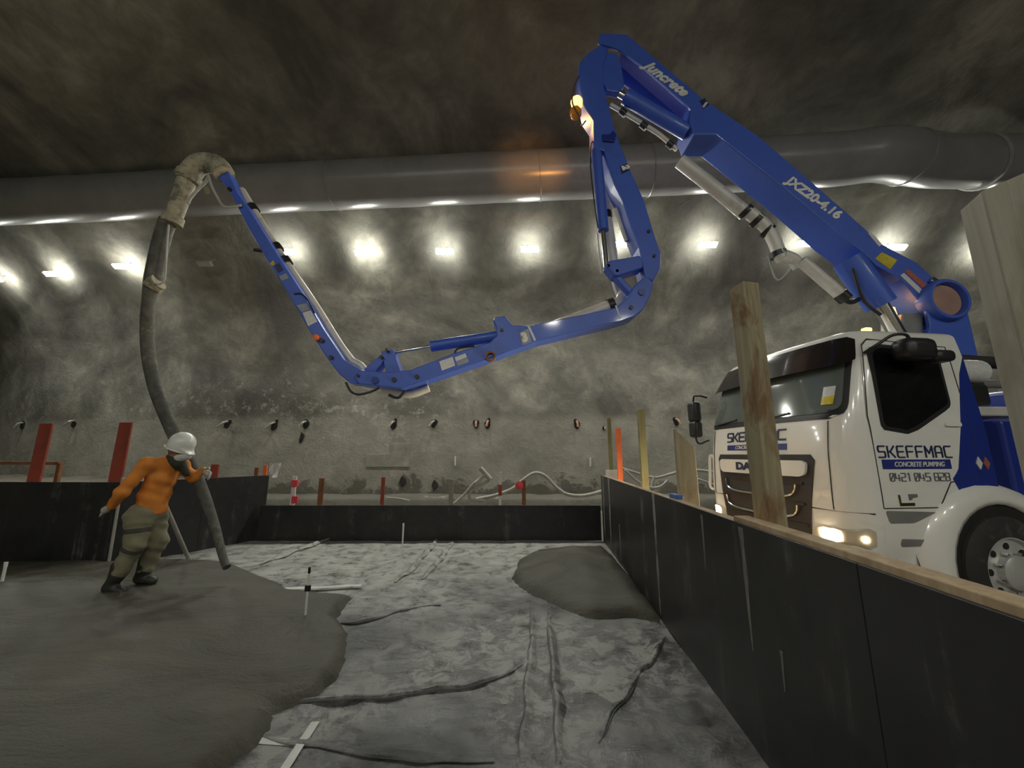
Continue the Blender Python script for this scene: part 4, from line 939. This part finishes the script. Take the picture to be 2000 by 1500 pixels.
# section 4
S4 = [(420, 338), (440, 328), (459, 373), (478, 398), (533, 487), (587, 570), (628, 640), (668, 700), (705, 722), (742, 690), (750, 698), (722, 738), (735, 752), (683, 748), (660, 730), (637, 700), (603, 647), (560, 573), (513, 497), (480, 440), (447, 375)]
sec4 = plate(S4, YB + 0.04, 0.17, 'boom_section', bevel=0.01)
pipe([(447, 347), (485, 411), (535, 492), (595, 580), (645, 660), (679, 706)], YB + 0.25, 0.05, 'delivery_pipe', 'steel_pipe', sec4, 14)
for x, y in ((469, 385), (518, 465), (536, 492)): pipe([(x - 4, y - 6), (x + 4, y + 6)], YB + 0.26, 0.072, 'pipe_clamp', 'black_plastic', sec4, 14)
pipe([(675, 698), (690, 706), (702, 722)], YB + 0.24, 0.05, 'pipe_elbow', 'steel_pipe', sec4, 12)
YS = YB + 0.035
decal([(588, 609), (604, 604), (617, 626), (599, 635)], 'rating_plate', 'sticker_white', sec4, YS); decal([(576, 594), (596, 590), (603, 603), (587, 608)], 'rating_plate', 'sticker_grey', sec4, YS)
decal([(542, 537), (556, 531), (561, 541), (547, 546)], 'rating_plate', 'sticker_grey', sec4, YS); decal([(524, 512), (530, 506), (534, 513), (528, 517)], 'warning_sticker', 'sticker_yellow', sec4, YS)
decal([(532, 516), (542, 511), (550, 524), (540, 531)], 'number_plate', 'text_navy', sec4, YS)
MB()._lathe(B(618, 659, YB), Vector((0, -1, 0)), [(-0.04, 0.035), (0.03, 0.035), (0.04, 0.0)], 12).build('pipe_port', 'orange_board', sec4, smooth=True)
for x, y in ((446, 367), (645, 697), (627, 664)): MB().tube([B(x, y, YB + 0.01), B(x, y, YB + 0.05)], 0.026, 10).build('pin', 'black_plastic', sec4)
pipe([(515, 484), (500, 482), (487, 480)], YB + 0.1, [0.02, 0.035, 0.008] if False else 0.022, 'hose_hook', 'black_plastic', sec4, 8, curve=False)
pipe([(572, 572), (586, 572), (598, 584), (612, 610)], YB + 0.03, 0.01, 'hydraulic_hose', 'cable_dark', sec4, 6)
# tip elbow, reducer and hanging end hose
YH = YB + 0.06
eb = pipe([(432, 335), (420, 318), (400, 312), (380, 316), (366, 330), (358, 348)], YH, [0.13] * 26, 'tip_elbow', 'caked_pipe', truck, 20)
pipe([(374, 336), (352, 330)], YH, 0.10, 'elbow_band', 'caked_pipe', eb) if False else None
pipe([(364, 334), (358, 344)], YH, 0.15, 'pipe_clamp', 'caked_pipe', eb, 18)
red = pipe([(360, 340), (344, 385), (330, 424)], YH, [0.11 - 0.0015 * i for i in range(11)], 'reducer_pipe', 'caked_pipe', truck, 18)
pipe([(332, 418), (327, 432)], YH, 0.12, 'pipe_clamp', 'caked_pipe', red, 18)
pipe([(404, 340), (398, 352), (380, 370), (368, 385), (364, 395)], YH - 0.03, 0.018, 'safety_sling', 'cable_white', eb, 8)
pipe([(405, 340), (412, 362), (420, 378), (432, 398), (445, 404), (470, 400)], YH - 0.05, 0.016, 'safety_sling', 'cable_white', eb, 8)
decal([(400, 367), (408, 366), (413, 380), (404, 382)], 'tag', 'timber_green', eb, YH - 0.08)
hose_px = [(328, 430), (318, 460), (308, 500), (299, 545), (291, 585), (287, 640), (291, 700), (304, 760), (324, 812), (346, 860), (372, 905), (398, 965), (420, 1030), (436, 1090), (443, 1108)]
hy = [YH, YH, YH, YH, YH, YH, YH, YH + .02, YH + .05, YH + .08, YH + .05, YH, YH - .06, YH - .14, YH - .18]
hpts = catmull([Vector((at(x, y, yy).x, yy, at(x, y, yy).z)) for (x, y), yy in zip(hose_px, hy)], 8)
hr = [0.095 if i < 24 else (0.095 - 0.025 * min(1, (i - 24) / 8)) for i in range(len(hpts))]
hr = [r * (1 if i < 78 else 1 - 0.45 * min(1, (i - 78) / 26)) for i, r in enumerate(hr)]
hose = MB().tube(hpts, hr, 16).build('end_hose', 'old_hose', truck, smooth=True)
pipe([(305, 548), (297, 552), (290, 560)], YH - 0.02, 0.10, 'hose_clamp', 'caked_pipe', hose, 14)
pipe([(331, 440), (328, 470), (325, 520), (322, 548), (310, 556), (296, 550), (288, 545)], YH - 0.07, 0.012, 'safety_sling', 'cable_white', hose, 8)
# flashing beacon behind the cab
bp = B(1768, 606, YB + 0.2)
bc = MB()._lathe(bp, Vector((0, 0, 1)), [(-0.06, 0.07), (0.0, 0.07), (0.10, 0.06), (0.13, 0.0)], 16).build('beacon', 'amber_glow', truck, smooth=True)
def amber(typ, loc, aim, e, ang=40):
    ld = bpy.data.lights.new('beacon_light', typ); ld.energy = e; ld.color = (1.0, 0.42, 0.10); ld.shadow_soft_size = 0.05
    lo = bpy.data.objects.new('beacon_light', ld); COL.objects.link(lo); lo.parent = truck
    Wi = WM[truck.name].inverted(); lo.location = Wi @ Vector(loc)
    if typ == 'SPOT':
        ld.spot_size = math.radians(ang); ld.spot_blend = 0.9
        lo.rotation_euler = ((Wi.to_3x3()) @ (Vector(aim) - Vector(loc))).to_track_quat('-Z', 'Y').to_euler()
amber('POINT', bp + Vector((-0.12, -0.02, 0.12)), None, 1.6)
amber('POINT', B(1122, 205, YB + 0.42), None, 16)
amber('SPOT', B(1112, 205, YB + 0.35), atz(1040, 335, 8.05), 170, 34)

# ================================================================== timber posts and stakes behind the formwork
def post(name, label, cat, top_px, Y, wx, wy, m, zb=0.0, rz=0.0, tip='flat', X=None, group=None, lean=0.0, parts=None):
    p = at(*top_px, Y); x0 = p.x if X is None else X; h = p.z
    c = Vector((x0 + lean, Y, zb)); R = Matrix.Rotation(rz, 3, 'Z'); b = MB(); n = 9; rows = []
    for i in range(n):
        t = i / (n - 1); z = zb + (h - zb) * t; w_ = 1 + 0.03 * noise.noise(Vector((x0 * 3, Y, z * 2)))
        o_ = Vector((-lean * t, 0, 0))
        rows.append([Vector((c.x, c.y, 0)) + o_ + R @ Vector((sx * wx / 2 * w_, sy * wy / 2 * w_, 0)) + Vector((0, 0, z)) for sx, sy in ((-1, -1), (1, -1), (1, 1), (-1, 1))])
    top = rows[-1]
    if tip == 'slant':
        top[1].z -= wx * 0.9; top[2].z -= wx * 0.9
    if tip == 'cut':
        top[0].z -= 0.005; top[3].z -= 0.03; top[2].z -= 0.02
    if tip == 'left': top[0].z -= wx * 0.35; top[3].z -= wx * 0.35
    b.grid(rows, wrap=True); k = len(b.v); b.f += [(3, 2, 1, 0), (k - 4, k - 3, k - 2, k - 1)]
    o = b.build(name, m, None, 0.004); return tag(o, label, cat, group)
post('timber_post', 'rough pale timber post with knot hole standing before the truck windscreen', 'post', (1452, 556), 2.42, 0.135, 0.11, 'timber_stained', rz=0.30, tip='cut')
post('timber_post', 'thick grey timber post closest to the camera at the right edge', 'post', (1948, 364), 1.02, 0.10, 0.10, 'timber_grey', rz=-0.42, tip='left', X=1.43)
post('timber_board', 'wide pale timber board with slanted top left of the truck grille', 'board', (1322, 838), 3.55, 0.18, 0.035, 'timber_pale', rz=0.12, tip='slant', X=at(1334, 838, 3.55).x)
post('timber_stake', 'greenish timber stake between orange stake and wide pale board', 'stake', (1251, 799), 4.85, 0.085, 0.05, 'timber_green', tip='cut')
og = post('timber_stake', 'bright orange painted timber stake behind the formwork corner', 'stake', (1207, 836), 6.45, 0.085, 0.04, 'orange_board', tip='cut')
post('timber_stake', 'thin pale timber stake leftmost at the far end of the right formwork', 'stake', (1187, 816), 7.45, 0.075, 0.04, 'timber_green', X=at(1187, 816, 7.45).x + .02)
post('steel_stake', 'short white stake with red mark on the corner of the right formwork', 'stake', (1192, 918), 7.0, 0.22, 0.04, 'marker_white', zb=0.9, X=1.78)
tag(MB().box((fx(3.45) + 0.085, 3.45, FZ + 0.012), (0.06, 0.16, 0.04)).build('blue_offcut', 'blue_plastic', None, 0.006), 'small blue block lying on top of the right formwork', 'block')
post('red_board', 'tall rusty red board standing upright at the far left behind formwork', 'board', (92, 827), 5.80, 0.19, 0.03, 'red_board', lean=-0.02)
post('red_board', 'tall rusty red board standing upright just left of the worker', 'board', (247, 825), 5.80, 0.19, 0.03, 'red_board', lean=-0.02)
post('red_board', 'short rusty red board peeping over formwork right of the worker', 'board', (421, 907), 6.85, 0.13, 0.03, 'red_board')
for x, h_, lb, mm in ((502, 913, 'leftmost of two orange stubs at the end of the left formwork', 'rust'), (519, 908, 'taller of two orange stubs at the end of the left formwork', 'orange_board')):
    post('steel_stub', lb, 'stub', (x, h_), 7.5, 0.07, 0.03, mm)
# crumpled silver foil on the formwork corner
b = MB(); p0 = at(536, 918, 7.45); rows = []
for j in range(6): rows.append([p0 + Vector((-0.10 + 0.04 * i, 0.05 * noise.noise(Vector((i * 1.3, j * 1.7, 9))), -0.14 + 0.055 * j + 0.04 * noise.noise(Vector((i, j, 4)))) ) for i in range(6)])
b.grid(rows); b.grid([[p + Vector((0, 0.02, 0)) for p in r] for r in rows])
tag(b.build('foil_scrap', 'strip_silver', None), 'crumpled scrap of silver foil at the left formwork corner', 'foil')
# rusty steel trestle at the far left
tr = tag(empty('steel_trestle', (-9.6, 6.6, 0)), 'low rusty steel trestle behind the left formwork', 'trestle')
a, c = at(-250, 902, 6.6), at(118, 905, 6.6)
MB().box((a + c) / 2, ((c - a).length, 0.07, 0.05), rot_to(c - a)).build('rail', 'rust', tr, 0.004)
for x in (118, -120):
    q = at(x, 905, 6.6); MB().box((q.x, 6.6, q.z / 2), (0.06, 0.05, q.z)).build('leg', 'rust', tr)
# marker stakes behind the far formwork
mk = [(576, 930, 'marker_pink', 0.085, 'pink and white marker stake at the left end behind the far formwork'), (629, 934, 'rust', 0.10, 'brown timber stake second from left behind the far formwork'),
      (749, 932, 'red_board', 0.07, 'dull red stake third from left behind the far formwork'), (882, 936, 'timber_grey', 0.09, 'grey timber stake in the middle behind the far formwork'),
      (977, 922, 'marker_white', 0.05, 'white stake with red band behind the far formwork'), (1023, 938, 'rust', 0.075, 'brown stake carrying a red cap, rightmost behind the far formwork')]
for x, y, mm, ww, lb in mk:
    r_ = tag(empty('marker_stake', (at(x, y, 7.75).x, 7.75, 0)), lb, 'stake'); p = at(x, y, 7.75)
    MB().box((p.x, 7.75, p.z / 2), (ww, 0.03, p.z)).build('stake', 'marker_white' if mm == 'marker_pink' else mm, r_, 0.004)
    if mm == 'marker_pink':
        for yy in (944, 976): q = at(x, yy, 7.72); MB().box(q, (ww + .03, 0.05, 0.13)).build('band', mm, r_, 0.006)
    if mm == 'marker_white': q = at(x, 957, 7.72); MB().box(q, (ww + .02, 0.05, 0.20)).build('band', 'red_board', r_, 0.006)
    if x == 1023: MB()._lathe(at(1014, 948, 7.7), Vector((0, -1, 0)), [(-0.04, 0.06), (0.02, 0.08), (0.05, 0.0)], 12).build('cap', 'marker_pink', r_, smooth=True)

# ------------------------------------------------------------------ starter bars, pockets and cast patch on the tunnel wall
def starter(px, py, k, lb, mbar='bar_steel', sz=1.0):
    p = on_wall(px, py, 0.02); r_ = tag(empty('starter_bar', p), lb, 'bar', 'starter bars along the tunnel wall')
    R = Matrix.Rotation(k * 0.3, 3, 'Y')
    poly = [p + Vector((0, 0.02, 0)) + R @ Vector((0.09 * sz * math.cos(a) * (1 + .25 * math.sin(a * 3 + px)), 0, 0.16 * sz * math.sin(a) * (1 + .2 * math.cos(a * 2 + px)))) for a in [i * math.pi / 6 for i in range(12)]]
    MB().prism(poly, (0, -0.05, 0)).build('pocket', 'recess_black', r_, 0.01)
    MB().tube(catmull([p + Vector((0.0, -0.02, 0.08 * sz)), p + Vector((-0.03 * k, -0.14, 0.03)), p + Vector((-0.13 * k, -0.17, -0.10 * sz))], 4), 0.035 * sz, 8).build('bar_end', mbar, r_, smooth=True)
sb = [(45, 830, .6, 'bent steel starter bar in the wall at the far left edge'), (146, 826, 1.3, 'bent steel starter bar between the two tall red boards'), (445, 828, 1.5, 'bent steel starter bar right of the white helmet'),
      (537, 830, 1.4, 'bent steel starter bar above the end of the left formwork'), (598, 828, .9, 'steel starter bar with a dark streak below its pocket'), (770, 828, .8, 'steel starter bar below the elbow of the lowest boom joint'),
      (848, 827, .9, 'steel starter bar below the rating plate of boom section three'), (930, 828, -.1, 'left of the pair of close orange-tipped starter bars'), (953, 827, .3, 'right of the pair of close orange-tipped starter bars'),
      (1126, 828, -.1, 'lone orange-tipped starter bar left of the timber stakes'), (1320, 823, -.5, 'orange-tipped starter bar above the wide pale board'), (1180, 836, .2, 'small starter bar beside the thin pale stake')]
for x, y, k, lb in sb: starter(x, y, k, lb, 'bar_orange' if 'orange' in lb else 'bar_steel', 1.0 if x != 1180 else .5)
for x, y, lb in ((787, 940, 'dark hole low in the wall right of the dull red stake'), (850, 948, 'dark hole low in the wall left of the grey timber stake'), (290 + 300, 1180 - 325, 'dark streaked hollow below the streaked starter bar')):
    p = on_wall(x, y, 0.0); poly = [p + Vector((0.08 * math.cos(a) * (1 + .35 * math.sin(2 * a + x)), 0, 0.16 * math.sin(a) * (1 + .2 * math.cos(3 * a)))) for a in [i * math.pi / 6 for i in range(12)]]
    tag(MB().prism(poly, (0, -0.03, 0)).build('wall_hole', 'grille_black', None, 0.01), lb, 'hole', 'holes in the tunnel wall')
pp = [on_wall(x, y, 0.0) for x, y in ((715, 888), (763, 886), (763, 866), (800, 866), (800, 912), (715, 912))]
tag(MB().prism(pp, (0, -0.035, 0)).build('cast_patch', 'cast_mortar', None, 0.008), 'faint L-shaped raised patch cast low on the tunnel wall', 'patch')
for x, y in ((889, 900), (1153, 902)):
    a = on_wall(x, y - 9, 0.04); c = on_wall(x, y + 9, 0.04)
    tag(MB().tube([a, c], 0.025, 6).build('wall_rod', 'marker_white', None), 'short white rod on the wall ' + ('left' if x < 1000 else 'right') + ' of the looping white hose', 'rod')
# ------------------------------------------------------------------ hoses and cables lying along the wall
def cable(pts, Y, r, lb, m='cable_white', name='hose'):
    P = [at(x, y, Y) for x, y in pts]
    P = [Vector((p.x, p.y, max(p.z, r))) for p in P]
    return tag(MB().tube(catmull(P, 7), r, 8).build(name, m, None, smooth=True), lb, 'hose')
cable([(885, 985), (905, 968), (925, 945), (945, 930), (955, 938), (930, 952), (918, 962), (920, 976), (945, 978)], 9.6, 0.035, 'pale coiled hose left of the white and red stake')
cable([(930, 975), (965, 968), (1000, 955), (1025, 935), (1045, 924), (1065, 930), (1090, 955), (1110, 966), (1140, 968), (1175, 960)], 9.8, 0.045, 'pale hose arching high behind the rightmost marker stake')
cable([(755, 972), (780, 974), (800, 978)], 9.0, 0.02, 'short pale hose lying behind the dull red stake')
cable([(1215, 915), (1250, 926), (1280, 933), (1310, 926), (1345, 918), (1400, 922)], 9.5, 0.035, 'pale cable sagging behind the timber stakes')
cable([(1220, 918), (1245, 940), (1270, 952), (1290, 950), (1305, 938)], 9.3, 0.03, 'pale cable drooping low between orange stake and wide board', )
cable([(1278, 931), (1272, 950), (1268, 960)], 9.4, 0.03, 'short pale cable tail hanging behind the greenish stake')
cable([(1345, 930), (1375, 940), (1420, 955)], 9.2, 0.03, 'pale cable running behind the far headlamp of the truck')
tp = tag(empty('tee_pipe', at(948, 928, 9.5)), 'white tee shaped pipe fitting lying against the wall', 'pipe')
MB().tube([at(938, 914, 9.5), at(958, 936, 9.5)], 0.055, 10).build('pipe_run', 'cable_white', tp, smooth=True)
MB().tube([at(947, 925, 9.5), at(930, 944, 9.5)], 0.045, 10).build('pipe_branch', 'cable_white', tp, smooth=True)
# ------------------------------------------------------------------ level pins and bracing rods in the pour
def pin(px_b, py_b, py_t, zb, r, lb, tipm='recess_black'):
    q = atz(px_b, py_b, zb); t = at(px_b, py_t, q.y); r_ = tag(empty('level_pin', q), lb, 'rod')
    MB().tube([(q.x, q.y, -0.01), (q.x, q.y, t.z - 0.05)], r, 8).build('rod', 'marker_white', r_, smooth=True)
    MB().tube([(q.x, q.y, t.z - 0.05), (q.x, q.y, t.z)], r * 1.2, 8).build('tip', tipm, r_, smooth=True); return q, r_
q, r_ = pin(596, 1206, 1108, 0.09, 0.009, 'white level pin with black tip standing in the edge of the wet concrete')
MB().box((q.x + 0.0, q.y, at(597, 1149, q.y).z), (0.05, 0.02, 0.05)).build('clip', 'recess_black', r_, 0.004)
pin(785, 1086, 1022, 0.0, 0.012, 'thin white level pin standing on the far membrane', 'marker_white')
pin(3, 1140, 1098, 0.10, 0.014, 'white level pin in the wet concrete at the left edge', 'marker_white')
cr2 = tag(empty('tape_cross', atz(640, 1152, 0)), 'pale tape strip on membrane at the far tip of the wet concrete', 'tape')
ribbon([atz(545, 1157, 0), atz(705, 1149, 0)], 0.07, 0.03, 'tape_strip', 'tape_white', cr2)
def rod(p, q, r, lb, m='prop_steel'):
    return tag(MB().tube([p, q], r, 10).build('bracing_rod', m, None, smooth=True), lb, 'rod')
rod(at(240, 932, 5.48), atz(211, 1106, 0.05), 0.018, 'thin grey rod leaning on the left formwork behind the worker')
rod(at(322, 985, 5.15), atz(373, 1102, 0.0), 0.026, 'grey rod slanting to the floor between the worker and the end hose')

# ================================================================== the worker
YM = 4.42
def mp(x, y, dy=0.0): p = at(x, y, YM); return (p.x, YM + dy, p.z)
man = tag(empty('person', mp(285, 1140)), 'person in orange shirt, khaki trousers and white helmet leaning on the concrete hose', 'person')
LH, FH = mp(250, 990, -0.24), mp(372, 917, 0.23)
def hand_caps(w0, d, side, curl, spread=0.020):
    """palm and five fingers from wrist w0 along d; side: thumb direction"""
    w0, d, side = Vector(w0), Vector(d).normalized(), Vector(side).normalized(); nrm = d.cross(side)
    caps = [(w0, w0 + d * 0.08, 0.028, 0.036)]
    for k, L in enumerate((0.072, 0.085, 0.080, 0.062)):
        o = w0 + d * 0.085 + side * (0.033 - 0.022 * k); m_ = o + (d + nrm * curl * .5).normalized() * L * .5; e = m_ + (d * .6 + nrm * curl).normalized() * L * .5
        caps += [(o, m_, 0.0105, 0.0095), (m_, e, 0.0095, 0.008)]
    o = w0 + d * 0.03 + side * 0.034; m_ = o + (d * .6 + side * .7).normalized() * 0.045; e = m_ + (d * .8 + nrm * curl * .6).normalized() * 0.035
    caps += [(o, m_, 0.013, 0.011), (m_, e, 0.011, 0.009)]
    return [tuple(c) for c in caps]
near_sh, near_el, near_wr = mp(318, 906, -0.20), mp(288, 958, -0.29), mp(263, 982, -0.25)
far_sh, far_el, far_wr = mp(333, 908, 0.15), mp(346, 936, 0.22), mp(360, 920, 0.27)
neck, head = mp(337, 897), mp(352, 876)
ch1, ch2, wst, pel = mp(325, 912), mp(316, 932), mp(301, 968), mp(291, 1000)
nh, nk, na = mp(288, 1005, -0.10), mp(285, 1058, -0.12), mp(250, 1118, -0.12)
fh, fk, fa = mp(291, 1005, 0.09), mp(293, 1060, 0.09), mp(268, 1116, 0.09)
body_caps = [(neck, head, 0.058, 0.06), (head, mp(351, 872), 0.088, 0.085, (1.05, .85, 1.2)), (mp(360, 884), mp(357, 890), 0.05, 0.045), (mp(368, 880), mp(370, 883), 0.014, 0.018),
             (mp(345, 879, -0.082), mp(345, 883, -0.082), 0.018, 0.014), (mp(345, 879, 0.082), mp(345, 883, 0.082), 0.018, 0.014),
             (ch1, neck, 0.10, 0.055), (ch1, wst, 0.09, 0.09, (1, 1.25, 1)), (wst, pel, 0.09, 0.10, (1, 1.2, 1)),
             (ch1, near_sh, 0.07, 0.055), (near_sh, near_el, 0.048, 0.040), (near_el, near_wr, 0.038, 0.028), (ch1, far_sh, 0.07, 0.055), (far_sh, far_el, 0.048, 0.040), (far_el, far_wr, 0.038, 0.028),
             (nh, nk, 0.08, 0.055), (nk, na, 0.055, 0.038), (fh, fk, 0.08, 0.055), (fk, fa, 0.055, 0.038)]
body = sdf_mesh(body_caps, 0.012, 0.03).build('body', 'skin', man, smooth='all')
sdf_mesh(hand_caps(near_wr, Vector(LH) - Vector(near_wr), (0.3, 0.2, 0.9), 0.35), 0.006, 0.008).build('glove', 'glove_grey', man, smooth='all')
sdf_mesh(hand_caps(far_wr, (0.72, -0.05, -0.45), (0.4, -0.3, 0.8), 0.7), 0.006, 0.008).build('glove', 'glove_grey', man, smooth='all')
hemp, hemd = Vector(mp(290, 1000)), (Vector(pel) - Vector(wst)).normalized()
shirt = [(mp(326, 906), ch2, 0.095, 0.118, (1, 1.35, 1)), (ch2, wst, 0.118, 0.118, (1, 1.3, 1)), (wst, mp(291, 1008), 0.118, 0.135, (1, 1.25, 1)),
         (ch1, near_sh, 0.08, 0.068), (near_sh, near_el, 0.066, 0.058), (near_el, near_wr, 0.056, 0.045), (ch1, far_sh, 0.08, 0.065), (far_sh, far_el, 0.062, 0.055), (far_el, far_wr, 0.052, 0.042)]
sdf_mesh(shirt, 0.013, 0.04, 0.007, 16, cut=[(hemp, hemd)]).build('shirt', 'shirt_orange', man, smooth='all')
tro = [(mp(294, 990), pel, 0.115, 0.12, (1, 1.2, 1)), (pel, nh, 0.12, 0.112), (nh, nk, 0.112, 0.088), (nk, mp(256, 1110, -0.12), 0.088, 0.075), (fh, fk, 0.108, 0.086), (fk, fa, 0.086, 0.073)]
sdf_mesh(tro, 0.013, 0.05, 0.009, 18).build('trousers', 'trouser_khaki', man, smooth='all')
def band(p, q, t, r):
    p, q = Vector(p), Vector(q); c = p + (q - p) * t; ax_ = (q - p).normalized()
    MB()._lathe(c, ax_, [(-0.022, r - .01), (-0.018, r), (0.018, r), (0.022, r - .01)], 24).build('trouser_band', 'trouser_band', man, smooth=True)
band(nh, nk, 0.52, 0.112); band(nk, mp(256, 1110, -0.12), 0.18, 0.095)
boots = lambda a, h_, t_: [(a, h_, 0.065, 0.055), (h_, t_, 0.052, 0.042), ((a[0], a[1], a[2] + 0.08), a, 0.07, 0.065)]
sdf_mesh(boots(mp(252, 1116, -0.12), mp(236, 1140, -0.12), mp(262, 1147, -0.13)), 0.011, 0.03).build('boot', 'boot_dark', man, smooth='all')
sdf_mesh(boots(fa, mp(258, 1134, 0.09), mp(284, 1139, 0.09)), 0.011, 0.03).build('boot', 'boot_dark', man, smooth='all')
# helmet, hair, mask, collar
hd = Vector(mp(354, 869)); tilt = Vector((-0.36, 0, -0.93)).normalized()
fwd = Vector((0.93, 0, -0.36)).normalized()
sdf_mesh([(hd, hd - tilt * 0.02, 0.118, 0.118, (1.12, 1.0, 1.08)), (hd + tilt * 0.03 + fwd * 0.10, hd + tilt * 0.055 + fwd * 0.165, 0.02, 0.012, (1, 4.2, 1))], 0.008, 0.02, cut=[(hd + tilt * 0.06, tilt)]).build('helmet', 'helmet_white', man, smooth='all')
MB().tube([hd + tilt * 0.055 + fwd * math.cos(a) * .134 + Vector((0, math.sin(a) * .122, 0)) for a in [i * math.pi / 12 for i in range(25)]], 0.009, 6).build('helmet_rim', 'helmet_white', man, smooth=True)
sdf_mesh([(mp(346, 875), mp(344, 884), 0.092, 0.07, (1, .9, 1))], 0.012, 0.02, cut=[(Vector(mp(350, 880)), fwd)]).build('hair', 'hair_dark', man, smooth='all')
sdf_mesh([(mp(362, 890), mp(353, 893), 0.066, 0.066, (1, .95, .85))], 0.009, 0.02).build('face_mask', 'mask_white', man, smooth='all')
sdf_mesh([(mp(338, 897), mp(348, 906), 0.075, 0.06), (mp(348, 906, .02), mp(356, 925, .06), 0.06, 0.035)], 0.011, 0.02).build('neck_scarf', 'scarf_green', man, smooth='all')
for dy in (-0.045, 0.045): MB()._lathe(Vector(mp(367, 877, dy)), Vector((1, 0, 0)), [(-0.01, 0.012), (0.004, 0.010), (0.008, 0.0)], 8).build('eye', 'hair_dark', man, smooth=True)
